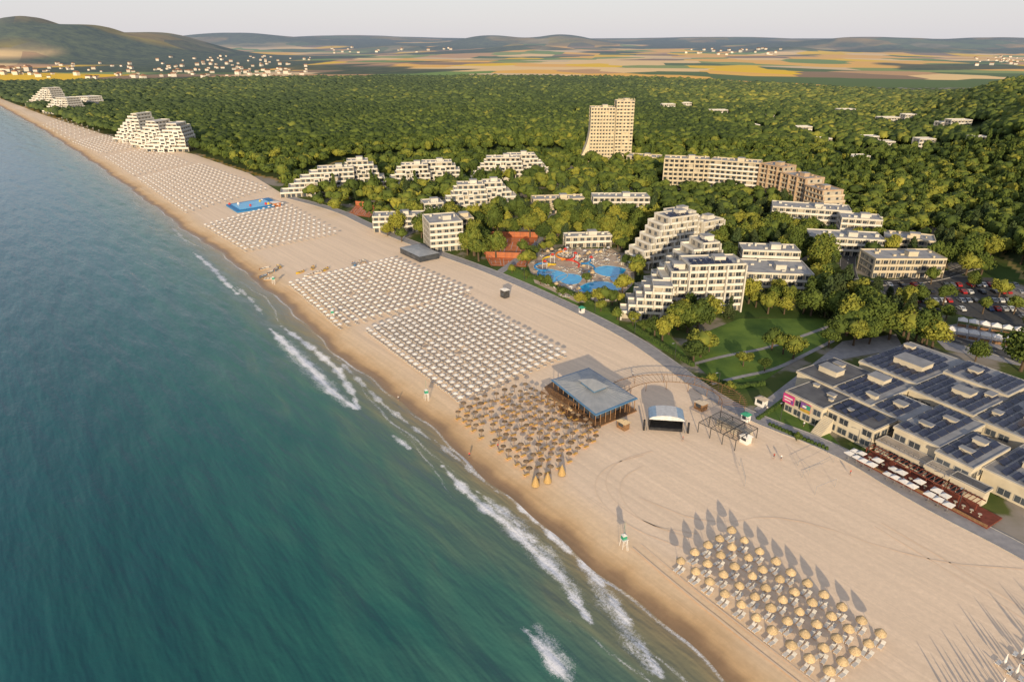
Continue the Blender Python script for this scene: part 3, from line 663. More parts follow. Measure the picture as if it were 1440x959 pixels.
slab(4.35,16,12.35,34,6.9,M_dkroof,panels=True)
slab(16.35,26,12.35,26,6.5,M_dkroof,panels=True)
slab(-2,16,34.4,62,7.6,M_dkroof,panels=True)
slab(16.4,34,30.4,48,7.2,M_dkroof,panels=True)
slab(16.4,34,48.4,62,8.2,M_dkroof,panels=True)
slab(26.4,38,7,28,7.0,M_dkroof,panels=True)
slab(38.4,47,5,22,6.7,M_dkroof,panels=True)
slab(34.4,60,30.4,60,6.6,M_dkroof,panels=True)
slab(47.4,62,10,30,5.2,M_dkroof,panels=True)
slab(25,38,2.6,6.6,3.4,M_roofl)
slab(38.4,44,1.4,4.6,3.9,M_roofl)
slab(44.4,52,1.6,4.6,4.2,M_dkr2)
def proud(nm,a,b,w,d,z,h,lab=None):
    rb=MB(); rb.box(a,a+w,b,b+d,z,z+h,0,cf); rb.box(a-.2,a+w+.2,b-.2,b+d+.2,z+h,z+h+.15,1,cf); wpart(cx,nm,rb.mesh(nm,[M_lav,M_dkroof]))
for (a,b,w,d,z,h) in [(-5,18,6,4,7.43,1.7),(6,26,5,4,7.03,1.5),(19,18,3,2.4,6.63,1.2),(29,13,3.2,1.5,7.13,1.0),(31,21,3.2,1.5,7.13,1.),(41,10,3,1.4,6.83,.9),(4,42,9,6,7.73,2.0),(24,38,5,4,7.33,1.6),(42,40,12,9,6.73,3.0),(52,18,5,4,5.33,1.4),(20,54,3,3,8.33,1.),(41,16,3,2.,6.83,1.4),(-5,25,3,2,7.43,.9),(6,7,2,1.5,6.73,.8),(30,44,2,3,7.33,.9),(12,16,3,1.6,7.03,1.1),(8,5,1,1,6.73,.6),(0,9,1.5,1,6.73,.7),(14,5,1.2,1,6.33,.6),(36,36,2,2,6.73,1),(-1,56,3,2,7.73,1.2)]:
    proud('roof_vent',a,b,w,d,z,h)
for (a0,a1,b_,z) in [(25,38,2.5,3.52),(38.4,44,1.3,4.02),(44.4,52,1.5,4.32)]:
    rl=MB(); rl.box(a0,a1,b_,b_+.06,z+.95,z+1.,0,cf)
    for i in range(int((a1-a0)/1.2)): rl.box(a0+i*1.2,a0+i*1.2+.06,b_,b_+.06,z,z+.95,0,cf)
    wpart(cx,'railing',rl.mesh('railing',[M_steel]))
def banner(a0,a1,z0,z1,cols,label):
    b=MB(); b.box(a0,a1,-.75,-.65,z0,z1,0,cf)
    w=a1-a0;h=z1-z0
    for i,(p,q,r,s,mi) in enumerate(cols): b.box(a0+p*w,a0+q*w,-.78-.004*i,-.76-.004*i,z0+r*h,z0+s*h,mi,cf)
    wpart(cx,'banner',b.mesh('banner',[mat('magenta_vinyl',(.55,.06,.22),None,1,.5),M_canv,mat('ochre_vinyl',(.5,.33,.06),None,1,.5),mat('violet_vinyl',(.20,.09,.3),None,1,.5),M_green]),label=label)
banner(-2.4,1.4,3.4,6.2,[(.1,.85,.55,.70,1),(.15,.7,.28,.4,1),(.75,.95,.1,.5,3)],'magenta banner with pale lettering')
banner(3.6,6.8,3.2,6.0,[(0,1,0,.35,2),(0,.5,.36,1,3),(.5,1,.4,.9,4),(.2,.6,.5,.7,1)],'multicoloured banner')
st=MB()
for i in range(14): st.box(10,13,.9-i*.35,1.24-i*.35,0,4.2-i*.3,0,cf)
wpart(cx,'stairs',st.mesh('stairs',[M_lav]))
dk=MB(); dk.box(25,57,-5.5,1.2,.12,.5,0,cf)
dk.box(25,57,-5.6,-5.503,.5,1.2,1,cf)
wpart(cx,'terrace_deck',dk.mesh('terrace_deck',[M_red,M_wood]))
dk=MB()
for i in range(28): dk.box(25.2+i,25.32+i,-2.0,1.0,2.8,2.95,0,cf)
dk.box(25,53,-2.1,-1.9,2.6,2.8,0,cf); dk.box(25,53,.8,1.,2.6,2.8,0,cf)
for i in range(8): dk.box(25.2+i*3.9,25.4+i*3.9,-2.1,-1.9,.5,2.6,0,cf)
wpart(cx,'pergola',dk.mesh('pergola',[M_red]))
FP.append((*cf(22,-8),ex,ey,36,12))
b=MB(); b.cone(0,0,2.3,2.9,1.6,0,4,0,math.pi/4); b.cone(0,0,2.1,2.3,1.6,1.6,4,0,math.pi/4); PAR=b.mesh('canopy',[M_canv])
b=MB(); b.cone(0,0,0,2.4,.05,.05,6); b.box(-.35,.35,-.35,.35,0,.08); PPOL=b.mesh('pole',[M_pole])
for i in range(13):
    for j in range(2):
        if i in(4,9) or (j==1 and i%5==2): continue
        x,y=cf(23.5+i*2.1+.3*random.random(),(-6.7,-4.3)[j]-.2*random.random())
        clone([('canopy',PAR),('pole',PPOL)],'square_parasol',TM(x,y,(.12,.5)[j] if 23.5+i*2.1>25 else .12,math.atan2(ex[1],ex[0])+random.gauss(0,.06),random.uniform(.78,.95)),'white square parasol on the restaurant terrace','parasol','parasols on the restaurant terrace')
b=MB(); b.cone(0,0,.70,.75,.45,.45,8); b.cone(0,0,0,.7,.05,.05,5); b.cone(0,0,0,.04,.25,.25,6); TBL=b.mesh('table',[M_lav])
for i in range(16):
    x,y=cf(27+i*1.8,-2.9); obj('cafe_table',TBL,'round cafe table on the red terrace','table',group='tables on the red terrace',M=TM(x,y,.5))
# ---------------- umbrellas
def canopy(r,h0,h1,n,m,val=.15,name='canopy',sag=0):
    b=MB(); a=[2*math.pi*i/n for i in range(n)]
    mid=[(r*.55*math.cos(t),r*.55*math.sin(t),h0+(h1-h0)*(.5-sag)) for t in a]
    out=[(r*math.cos(t),r*math.sin(t),h0) for t in a]; low=[(r*1.01*math.cos(t),r*1.01*math.sin(t),h0-val) for t in a]
    b.addf(low+out+mid+[(0,0,h1)],[(i,(i+1)%n,n+(i+1)%n,n+i) for i in range(n)]+[(n+i,n+(i+1)%n,2*n+(i+1)%n,2*n+i) for i in range(n)]+[(2*n+i,2*n+(i+1)%n,3*n) for i in range(n)])
    return b.mesh(name,[m])
CW=canopy(1.0,2.0,2.45,8,M_canv,.12)
b=MB(); b.cone(0,0,0,2.5,.035,.03,6); PW=b.mesh('pole',[M_pole])
CS=canopy(1.0,2.05,2.9,16,M_straw,.3,sag=-.08); b=MB(); b.cone(0,0,0,2.95,.06,.05,6); PS=b.mesh('pole',[M_wood])
CK=canopy(.85,2.05,2.5,10,M_wick,.1); b=MB(); b.cone(0,0,0,2.6,.06,.05,6); PK=b.mesh('pole',[M_wood])
def lounger(m):
    b=MB(); b.box(-.33,.33,-1,.35,.28,.34); 
    b.hexa([(-.33,.35,.28),(.33,.35,.28),(.33,.95,.72),(-.33,.95,.72)],[(-.33,.33,.34),(.33,.33,.34),(.33,.92,.79),(-.33,.92,.79)])
    for x in(-.3,.24):
        for y in(-.9,.25): b.box(x,x+.06,y,y+.06,0,.28)
    return b.mesh('lounger',[m])
LW=lounger(M_lw); LO=lounger(M_lo)
def field(A,B,C,D,n,m,jit=.12,skip=0.):
    a,b_,c,d=[np.array(G(*p)) for p in(A,B,C,D)]; out=[]
    for i in range(n):
        for j in range(m):
            if random.random()<skip: continue
            s=i/(n-1);t=j/(m-1); p=(a*(1-t)+b_*t)*(1-s)+(d*(1-t)+c*t)*s
            x=p[0]+random.gauss(0,jit); y=p[1]+random.gauss(0,jit)
            out.append((x,y,gz(x,y)+.02))
    return out
RA=math.atan2(.782,-.623)
straw=field((957,799),(1027,757),(1235,902),(1163,956),10,5,.15)
lg=[]
for x,y,z in straw:
    clone([('canopy',CS),('pole',PS)],'straw_umbrella',TM(x,y,z,random.random()*6,random.uniform(.92,1.06),random.uniform(1.0,1.12)),'round straw beach umbrella on pale sand','beach umbrella','straw umbrellas in rows on the sand')
    for k in(-1,1): lg.append((x+k*.5*math.cos(RA)-.35,y+k*.5*math.sin(RA)-.8,z,RA+math.pi+random.gauss(0,.08),0))
b=MB(); b.cone(0,0,1.3,2.9,.22,.04,8); b.cone(0,0,1.0,1.3,.14,.22,8); CC_=b.mesh('canopy',[M_canv]); b=MB(); b.cone(0,0,0,3.0,.05,.04,6); PC_=b.mesh('pole',[M_pole])
for x,y,z in field((1412,938),(1490,890),(1570,965),(1500,1020),6,5,.15)+field((1350,1005),(1405,972),(1470,1040),(1420,1070),4,4,.1):
    clone([('canopy',CC_),('pole',PC_)],'closed_parasol',TM(x,y,z,0,1.15),'folded white parasol with loungers on sand','beach umbrella','folded parasols on the sand')
    for k in(-1,1): lg.append((x+k*.8*math.cos(RA),y+k*.8*math.sin(RA),z,RA+random.gauss(0,.08),0))
brown=field((638,580),(738,548),(850,613),(757,674),14,8,.25,.05)
for x,y,z in brown:
    clone([('canopy',CK),('pole',PK)],'wicker_umbrella',TM(x,y,z,random.random()*6,random.uniform(.88,1.1)),'brown wicker beach umbrella with yellow loungers below','beach umbrella','brown wicker umbrellas on the sand')
    k=random.choice((-1,1)); lg.append((x+k*.6*math.cos(RA)-.5,y+k*.6*math.sin(RA)-.9,z,RA+random.gauss(0,.1),1))
white=[]
white+=field((518,468),(642,420),(792,502),(648,566),22,15,.1,.01)
white+=field((410,402),(552,368),(658,414),(478,462),16,18,.1,.01)
white+=field((290,320),(398,290),(472,330),(346,354),12,16)
white+=field((196,254),(280,234),(374,268),(262,300),18,14)
white+=field((150,224),(215,210),(262,232),(188,248),11,11)
white+=field((104,202),(150,193),(203,207),(142,217),11,10)
white+=field((62,178),(88,168),(140,186),(98,198),8,7)
white.sort(key=lambda p:p[0]**2+p[1]**2)
for i,(x,y,z) in enumerate(white[:300]):
    clone([('canopy',CW),('pole',PW)],'beach_umbrella',TM(x,y,z,random.random()*.3,random.uniform(.92,1.05)),'white open beach umbrella on the sand','beach umbrella','white umbrellas in rows on the sand')
for i,(x,y,z) in enumerate(white):
    for k in(-1,1): lg.append((x+k*.8*math.cos(RA)-.2,y+k*.8*math.sin(RA)-.3,z,RA+random.gauss(0,.1),0))
lg.sort(key=lambda p:p[0]**2+p[1]**2)
for x,y,z,r,k in lg[:300]:
    obj('sun_lounger',(LW,LO)[k],('white plastic sun lounger on the sand','yellow sun lounger under a wicker umbrella')[k],'sun lounger',group='sun loungers on the beach',M=TM(x,y,z,r))
xf=np.array([(x,y,z,r,.85,1,k) for x,y,z,r,k in lg[300:]])
obj('sun_lounger',scatter('sun_loungers',[LW,LO],xf,[M_lw]),'rows of sun loungers on the sand','sun loungers',kind='stuff')
o0=MB(); o0.v=[tuple(v.co) for v in CW.vertices]; o0.f=[list(p.vertices) for p in CW.polygons]; o0.m=[0]*len(o0.f); o0.cone(0,0,0,2.0,.035,.03,4)
UW=o0.mesh('u',[M_canv])
xf=np.array([(x,y,z,.2,random.uniform(.92,1.05),1,0) for x,y,z in white[300:]])
obj('beach_umbrella',scatter('far_umbrellas',[UW],xf,[M_canv]),'distant rows of white beach umbrellas','beach umbrellas',kind='stuff')
print('umb',time.time()-T0,len(bpy.data.objects),len(white))
# ---------------- beach pavilion
zc=4.4
c=[Vector((*G(u,v,zc),zc)) for u,v in[(775,534),(828,517),(897,560),(838,584)]]
ctr=sum(c,Vector())/4
pv=thing('beach_pavilion','square grey hipped roof beach restaurant with raised centre','restaurant',(ctr.x,ctr.y,0))
def ring(s,z): return [Vector((ctr.x+(p.x-ctr.x)*s,ctr.y+(p.y-ctr.y)*s,z)) for p in c]
b=MB()
def band(r0,r1,mi):
    for i in range(4): b.addf([r0[i],r0[(i+1)%4],r1[(i+1)%4],r1[i]],[(0,1,2,3)],mi)
band(ring(1,4.1),ring(1,zc),1); band(ring(1,zc),ring(.95,4.5),1); band(ring(.95,4.5),ring(.32,5.6),0); band(ring(.28,5.5),ring(.28,6.6),1)
band(ring(.36,6.55),ring(.03,7.9),0); b.addf(ring(.03,7.9),[(0,1,2,3)],0); b.addf(ring(.36,6.54),[(0,1,2,3)],1); b.addf(ring(1,4.1),[(0,1,2,3)],2); b.addf(ring(.321,5.59),[(0,1,2,3)],0)
for i in range(4):
    for s in np.arange(0,1,.1):
        p=ring(.945,4.52); q=ring(.32,5.62); a_=p[i].lerp(p[(i+1)%4],float(s)); b_=q[i].lerp(q[(i+1)%4],float(s)); b.tube(a_,b_,.045,4,0)
wpart(pv,'roof',b.mesh('roof',[M_blueroof,M_bluetrim,M_wood]))
b=MB(); r=ring(.94,0)
for i in range(4):
    for s in np.arange(0,1,.125):
        p=r[i].lerp(r[(i+1)%4],float(s)); b.box(p.x-.1,p.x+.1,p.y-.1,p.y+.1,0,4.1)
wpart(pv,'posts',b.mesh('posts',[M_wood]))
b=MB(); b.prism([(p.x,p.y) for p in ring(1.0,0)],.03,.35,0); b.prism([(p.x,p.y) for p in ring(.72,0)],.36,3.6,1)
wpart(pv,'floor',b.mesh('floor',[M_wood,M_glass]))
FP.append((c[0].x,c[0].y,(1,0),(0,1),1,1))
bx,by=G(772,558)
b=MB(); f=frame(bx,by,(.6,-.8),(.8,.6))
for i in range(5):
    for j in range(2): b.box(i*3-.08,i*3+.08,j*3-3-.08,j*3-3+.08,.1,2.7,0,f)
for j in range(2): b.box(-.3,12.3,j*3-3.1,j*3-2.9,2.7,2.85,0,f)
for i in range(24): b.box(i*.52-.3,i*.52-.2,-3.4,.4,2.85,2.95,0,f)
b.box(1,11,-.9,-.2,.1,1.15,1,f)
obj('beach_bar',b.mesh('beach_bar',[M_wood,M_straw]),'open timber pergola bar beside the wicker umbrellas','beach bar')
TENTC=canopy(1.0,.6,3.2,10,mat('thatch_gold',(.50,.34,.15),(.38,.25,.10),4,.95),.35)
for u,v in[(753,682),(770,678),(790,668)]:
    x,y=G(u,v); clone([('canopy',TENTC),('pole',PS)],'thatched_tent',TM(x,y,gz(x,y)+.02,0),'golden thatched cone shelter on the sand','shelter','thatched cone shelters')
b=MB(); x0,y0=G(945,572)
for ri,rr in enumerate((11,16)):
    pr=None
    for i in range(25):
        t=math.radians(-20+i*9); p=(x0+rr*1.3*math.cos(t),y0+rr*math.sin(t),2.8)
        if i%3==0: b.tube((p[0],p[1],.0),p,.08)
        if pr: b.tube(pr,p,.1)
        pr=p
for i in range(50):
    t=math.radians(-20+i*4.4); b.tube((x0+10.5*1.3*math.cos(t),y0+10.5*math.sin(t),2.95),(x0+16.5*1.3*math.cos(t),y0+16.5*math.sin(t),2.95),.05,4)
obj('curved_pergola',b.mesh('curved_pergola',[M_wood]),'curved brown timber pergola on the beach edge','pergola')
sx,sy=G(936,606)
sf_=frame(sx,sy,(.99,-.13),(.13,.99))
st=thing('beach_stage','open air concert stage with curved blue and white canopy','stage',(sx,sy,0))
b=MB(); b.box(-4.6,4.6,0,5,.03,.9,0,sf_); b.box(-4.5,4.5,4.8,5,.9,3.7,0,sf_); b.box(-4.6,-4.4,.5,4.79,.9,3.7,0,sf_); b.box(4.4,4.6,.5,4.79,.9,3.7,0,sf_); wpart(st,'platform',b.mesh('platform',[M_black]))
b=MB()
for i in range(10):
    t0=math.pi*i/10;t1=math.pi*(i+1)/10
    q=[(4.9*math.cos(t),3.7+1.4*math.sin(t)) for t in(t0,t1)]
    b.addf([(*sf_(q[0][0],-.5),q[0][1]),(*sf_(q[1][0],-.5),q[1][1]),(*sf_(q[1][0],5.2),q[1][1]+.2),(*sf_(q[0][0],5.2),q[0][1]+.2)],[(0,1,2,3)],0 if 3<=i<=6 else 1)
b.addf([(*sf_(4.9*math.cos(math.pi*i/10),-.5),3.7+1.4*math.sin(math.pi*i/10)) for i in range(11)],[tuple(range(11))],0)
wpart(st,'canopy',b.mesh('canopy',[mat('stage_vinyl',(.60,.61,.63),None,1,.5),mat('stage_blue',(.3,.42,.56),None,1,.5)]))
b=MB()
for a in(-5.2,5.2):
    for q in(-.8,-.3): b.tube((*sf_(a,q),0),(*sf_(a,q),4.4),.06)
    for k in range(7): b.tube((*sf_(a,-.8),k*.6),(*sf_(a,-.3),k*.6+.6),.03)
wpart(st,'truss',b.mesh('truss',[M_pole]))
for a in(-6.3,5.8):
    b=MB(); b.box(a,a+.5,-.6,.1,.05,3.2,0,sf_); wpart(st,'loudspeaker',b.mesh('loudspeaker',[M_black]))
sx,sy=G(1022,612); f=frame(sx,sy,(.62,-.78),(.78,.62)); b=MB()
for a in(-6,-2,2,6):
    for q in(-5,0,5): b.tube((*f(a,q),0),(*f(a,q),3.2),.12)
for a in(-6,-2,2,6): b.tube((*f(a,-5),3.2),(*f(a,5),3.2),.1)
for q in(-5,0,5): b.tube((*f(-6,q),3.2),(*f(6,q),3.2),.1)
for i in range(24): b.tube((*f(-6+i*.52,-5),3.3),(*f(-6+i*.52,5),3.3),.05,4)
b.box(-5,5,2,4.6,.03,2.2,1,f)
obj('steel_kiosk',b.mesh('steel_kiosk',[M_steel,M_shadewall]),'dark steel framed pergola kiosk on the sand','kiosk')
def hut(u,v,w,d,h,m1,m2,label):
    x,y=G(u,v); f=frame(x,y,(.6,-.8),(.8,.6)); t=thing('beach_kiosk',label,'kiosk',(x,y,0)); b=MB(); b.box(-w/2,w/2,-d/2,d/2,.03,h,0,f); wpart(t,'wall',b.mesh('wall',[m1]))
    b=MB(); q=[f(a,c_) for a,c_ in((-w/2-.3,-d/2-.3),(w/2+.3,-d/2-.3),(w/2+.3,d/2+.3),(-w/2-.3,d/2+.3))]; b.hexa([(p[0],p[1],h) for p in q],[(x+(p[0]-x)*.3,y+(p[1]-y)*.3,h+.7) for p in q]); wpart(t,'roof',b.mesh('roof',[m2]))
    b=MB(); b.box(-w*.3,w*.3,-d/2-.04,-d/2-.003,1,2.1,0,f); wpart(t,'hatch',b.mesh('hatch',[M_glass]))
hut(1048,592,2,1.8,2.2,M_canv,M_green,'small white and green kiosk')
hut(1048,622,2.4,2,2.,M_canv,M_canv,'small white kiosk on the sand')
hut(876,602,3,2,2.2,M_wood,M_straw,'timber snack kiosk with straw roof')
hut(818,440,1.8,1.6,2.2,M_canv,M_green,'small white kiosk beside the promenade')
hut(710,418,3,2.6,3.4,M_steel,M_canv,'raised dark kiosk on the sand')
hut(985,575,3,2.5,2.3,M_wood,M_roofl,'brown kiosk under the pergola'); hut(1070,570,3,2,2.3,M_canv,M_roofl,'small white kiosk with tan roof')
def lifeguard():
    b=MB()
    for x in(-1,1):
        for y in(-1,1): b.tube((x*1.1,y*1.1,0),(x*.8,y*.8,2.6),.08)
    b.box(-1.1,1.1,-1.1,1.1,2.6,2.72)
    b.tube((-1,-1.1,0.9),(1,-1.1,1.9),.04); b.tube((0,-2.3,0),(0,-1.1,2.6),.07); b.tube((.5,-2.3,0),(.5,-1.1,2.6),.07)
    for k in range(6): b.tube((0,-2.2+k*.2,k*.43),(.5,-2.2+k*.2,k*.43),.04)
    fr_=b.mesh('tower_frame',[M_canv])
    b=MB(); b.box(-.85,.85,-.5,.9,2.74,3.9); b.cone(0,.2,3.9,4.4,1.3,.1,4,1,math.pi/4); b.tube((0,.2,4.2),(0,.2,8.2),.04)
    return fr_,b.mesh('cabin',[M_green,M_canv])
LF=lifeguard()
for u,v in[(877,768),(600,560),(468,447),(385,398)]:
    x,y=G(u,v); clone([('tower_frame',LF[0]),('cabin',LF[1])],'lifeguard_tower',TM(x,y,gz(x,y)+.02,.4,.62,.78),'white and green lifeguard tower on the sand','lifeguard tower','lifeguard towers')
def net(u1,v1,u2,v2,lab,goal=False):
    x1,y1=G(u1,v1);x2,y2=G(u2,v2); b=MB(); b.tube((x1,y1,0),(x1,y1,2.5),.05); b.tube((x2,y2,0),(x2,y2,2.5),.05); b.tube((x1,y1,2.45),(x2,y2,2.45),.04)
    if not goal:
        b.tube((x1,y1,1.5),(x2,y2,1.5),.02)
        for i in range(24):
            t=i/24; b.tube((x1+(x2-x1)*t,y1+(y2-y1)*t,1.5),(x1+(x2-x1)*t,y1+(y2-y1)*t,2.45),.01,3)
    obj('goal_frame' if goal else 'volleyball_net',b.mesh('net',[M_pole]),lab,'goal' if goal else 'net')
net(1040,655,1047,684,'volleyball net between white posts on sand')
net(1122,655,1137,668,'white beach goal frame on sand',True); net(1146,696,1174,685,'white beach goal frame on sand',True)
net(1128,672,1172,650,'volleyball net on the sand court')
# ---------------- pools
def ell(u,v,ru,rv,n=22,w=.12):
    return [(u+ru*math.cos(2*math.pi*i/n)*(1+w*math.sin(3*2*math.pi*i/n+u)),v+rv*math.sin(2*math.pi*i/n)*(1+w*math.cos(2*2*math.pi*i/n+v))) for i in range(n)]
POOLS=[(775,388,21,9),(802,393,18,7),(858,382,22,8),(842,405,30,8),(870,393,12,5)]
for (u,v,ru,rv) in POOLS:
    poly=PX(ell(u,v,ru,rv)); cxx=sum(p[0] for p in poly)/len(poly); cyy=sum(p[1] for p in poly)/len(poly)
    t=thing('swimming_pool','curved bright blue outdoor swimming pool','swimming pool',(cxx,cyy,0))
    b=MB(); b.sheet(poly,.13+.004*(u%7)); me=b.mesh('water_surface',[M_pool]); 
    if me.polygons[0].normal.z<0: me.flip_normals()
    wpart(t,'water_surface',me)
    b=MB()
    for i in range(len(poly)):
        p,q=poly[i],poly[(i+1)%len(poly)]; o=lambda r:(cxx+(r[0]-cxx)*1.04,cyy+(r[1]-cyy)*1.04)
        b.hexa([(*p,.05),(*q,.05),(*o(q),.05),(*o(p),.05)],[(*p,.2),(*q,.2),(*o(q),.2),(*o(p),.2)])
    wpart(t,'pool_edge',b.mesh('pool_edge',[M_lav]))
def slide(u,v,m,turn,lab):
    x,y=G(u,v); t=thing('water_slide',lab,'water slide',(x,y,0)); b=MB(); pr=None
    for i in range(22):
        a=i*turn; r=2.6; p=(x+r*math.cos(a)+i*.12,y+r*math.sin(a)-i*.15,4.5-i*.2)
        if pr: b.tube(pr,p,.4,7)
        pr=p
    wpart(t,'chute',b.mesh('chute',[m])); b=MB()
    for k in(-1,1): b.tube((x+3+k,y+.5,0),(x+3+k,y+.5,5.5),.12)
    b.box(x+1.8,x+4.2,y-.4,y+1.4,4.3,4.5); b.cone(x+3,y+.5,5.5,6.3,1.4,.05,4,1,math.pi/4); wpart(t,'slide_tower',b.mesh('slide_tower',[M_canv,M_redp]))
slide(768,374,M_yel,.42,'yellow spiral water slide'); slide(800,372,M_redp,-.35,'red spiral water slide'); slide(757,384,M_blue,.5,'blue curling water slide'); slide(786,366,mat('orange_plastic',(.7,.25,.03),None,1,.5),.4,'orange spiral water slide'); slide(822,378,M_blue,-.4,'blue spiral water slide')
PL=[]; DK=PX([(742,372),(765,355),(800,350),(860,350),(892,370),(892,398),(866,424),(812,426),(752,398)])
for i in range(230):
    u=random.uniform(750,894); v=random.uniform(350,425)
    bad=any(((u-a)/(c_+2.5))**2+((v-b_)/(d_+1.6))**2<1 for a,b_,c_,d_ in POOLS+[(772,372,12,8),(800,370,10,6)])
    x,y=G(u,v)
    if bad or not inpoly(np.array([x]),np.array([y]),DK)[0]: continue
    if i%2: clone([('canopy',random.choice([CS,CW,CK])),('pole',PS)],'pool_umbrella',TM(x,y,.06,0,1.05),'round sun umbrella on the pool deck','umbrella','umbrellas around the pool')
    for k in range(2): PL.append((x+k*1.3-.6,y-1.2,.06,random.random()*6,1.1,1.1,random.choice([0,0,1])))
obj('pool_lounger',scatter('pool_loungers',[LW,LO],np.array(PL),[M_lw]),'clusters of sun loungers on the pool deck','sun loungers',kind='stuff')
M_screen=mat('terracotta_windscreen',(.45,.16,.07),(.36,.12,.055),.5,.9)
def court(px,lab):
    pts=PX(px); b=MB(); b.sheet(pts,.06); me=b.mesh('court',[M_clay])
    if me.polygons[0].normal.z<0: me.flip_normals()
    obj('tennis_court',me,lab,'tennis court',kind='structure'); NOTREE.append(pts)
    v=[Vector(p) for p in pts]
    def q(s,t): return (v[0].lerp(v[1],s)).lerp(v[3].lerp(v[2],s),t)
    b=MB()
    for k in range(3):
        s0=.06+k*.32; s1=s0+.24
        for a,c_ in(((s0,.12),(s1,.12)),((s0,.88),(s1,.88)),((s0,.12),(s0,.88)),((s1,.12),(s1,.88)),((s0,.5),(s1,.5)),((s0+.12,.3),(s0+.12,.7))):
            p,r=q(*a),q(*c_); d=(r-p).normalized(); n_=Vector((-d.y,d.x))*.09
            b.addf([(*(p-n_),.075),(*(r-n_),.075),(*(r+n_),.075),(*(p+n_),.075)],[(0,1,2,3)])
    obj('court_markings',b.mesh('court_markings',[M_paint]),'white court lines on red clay','markings',kind='structure')
    b=MB()
    for i in range(4):
        p,r=v[i],v[(i+1)%4]; n_=int((r-p).length/3)
        for k in range(n_+1):
            w=p.lerp(r,k/max(1,n_)); b.tube((w.x,w.y,0),(w.x,w.y,3),.05,4)
        for z in(1.,2.,3.): b.tube((p.x,p.y,z),(r.x,r.y,z),.03,4)
        if i==2: b.addf([(p.x,p.y,.1),(r.x,r.y,.1),(r.x,r.y,2.9),(p.x,p.y,2.9)],[(0,1,2,3)],1)
    obj('court_fence',b.mesh('court_fence',[M_steel,M_screen]),'tall wire fence around the clay courts','fence')
court([(680,358),(752,360),(757,334),(690,333)],'red clay tennis courts'); court([(690,374),(740,376),(748,364),(683,362)],'red clay court strip'); court([(488,302),(520,306),(532,292),(500,289)],'small clay tennis court')
px=[(318,290),(378,280),(397,290),(334,300)]
c0=[Vector(p) for p in PX(px)]; t=thing('inflatable_pool_park','blue water play platform on the sand','play pool',(c0[0].x,c0[0].y,0))
b=MB(); b.prism([tuple(p) for p in c0],.03,1.0); wpart(t,'platform',b.mesh('platform',[M_blue]))
cc=sum(c0,Vector((0,0)))/4
b=MB(); b.prism([tuple(cc+(p-cc)*.75+Vector((-1,0))) for p in c0],1.005,1.15); wpart(t,'pool',b.mesh('pool',[M_pool]))
for i in range(7):
    b=MB(); p=cc+(c0[i%4]-cc)*random.uniform(.2,.9); b.cone(p.x,p.y,1.16,2.0+random.random(),.9,.5,8); wpart(t,'inflatable',b.mesh('inflatable',[[M_redp,M_canv,M_yel][i%3]]))
hut(388,290,6,5,2.6,mat('orange_panel',(.5,.2,.08),None,1,.7),M_canv,'orange kiosk beside the blue pool')
hut(590,360,20,11,3,M_glass,M_blueroof,'glazed beach restaurant with blue grey roof')
def boat(m):
    b=MB(); st=[(-2,.7,.5),(-1,.85,.55),(0,.85,.55),(1,.65,.6),(2.2,.04,.8)]
    n=len(st)
    for i in range(n-1):
        x0,w0,h0=st[i];x1,w1,h1=st[i+1]
        for s in(-1,1):
            q=[(x0,s*w0,h0),(x1,s*w1,h1),(x1,s*w1*.4,.05),(x0,s*w0*.4,.05)]; b.addf(q,[(0,1,2,3)])
        b.addf([(x0,-w0*.4,.05),(x1,-w1*.4,.05),(x1,w1*.4,.05),(x0,w0*.4,.05)],[(0,1,2,3)])
        b.addf([(x0,-w0*.9,h0-.15),(x1,-w1*.9,h1-.15),(x1,w1*.9,h1-.15),(x0,w0*.9,h0-.15)],[(0,1,2,3)],1)
    b.addf([(-2,-.7,.5),(-2,.7,.5),(-2,.28,.05),(-2,-.28,.05)],[(0,1,2,3)])
    hull=b.mesh('hull',[m,M_lav]); b=MB(); b.box(-1.3,-1,-.75,.75,.42,.5); b.box(.1,.4,-.75,.75,.42,.5); b.box(-2.3,-2.02,-.2,.2,.1,1.); return hull,b.mesh('bench',[M_wood])
BT=[boat(M_canv),boat(M_yel),boat(M_blue),boat(M_redp)]
for u,v in[(372,378),(380,384),(388,380),(378,392),(392,376),(422,384),(434,388),(446,384),(458,380),(440,378),(505,371),(512,369),(498,373),(370,388)]:
    x,y=G(u,v); k=random.choice([0,0,0,1,2,3]); clone([('hull',BT[k][0]),('bench',BT[k][1])],'small_boat',TM(x,y,gz(x,y)+.02,random.random()*6,1.1),['white','yellow','blue','red'][k]+' small boat pulled up on the sand','boat','small boats on the sand')
b=MB(); b.tube((0,0,0),(0,0,6),.09,6,r2=.06); b.tube((0,0,6),(0,1.2,6.3),.05); LP=b.mesh('post',[M_steel]); b=MB(); b.box(-.15,.15,.9,1.7,6.22,6.36); LH=b.mesh('lamp_head',[M_pole])
acc=0
for i in range(len(prom)-1):
    p,q=prom[i],prom[i+1]; d=(q-p); l=d.length; d=d/l; n_=Vector((-d.y,d.x))
    while acc<l:
        r=p+d*acc+n_*-3.6
        if r.length<480: clone([('post',LP),('lamp_head',LH)],'street_lamp',TM(r.x,r.y,.0,math.atan2(d.y,d.x)),'dark steel street lamp beside the promenade','street lamp','lamps along the promenade')
        acc+=24
    acc-=l
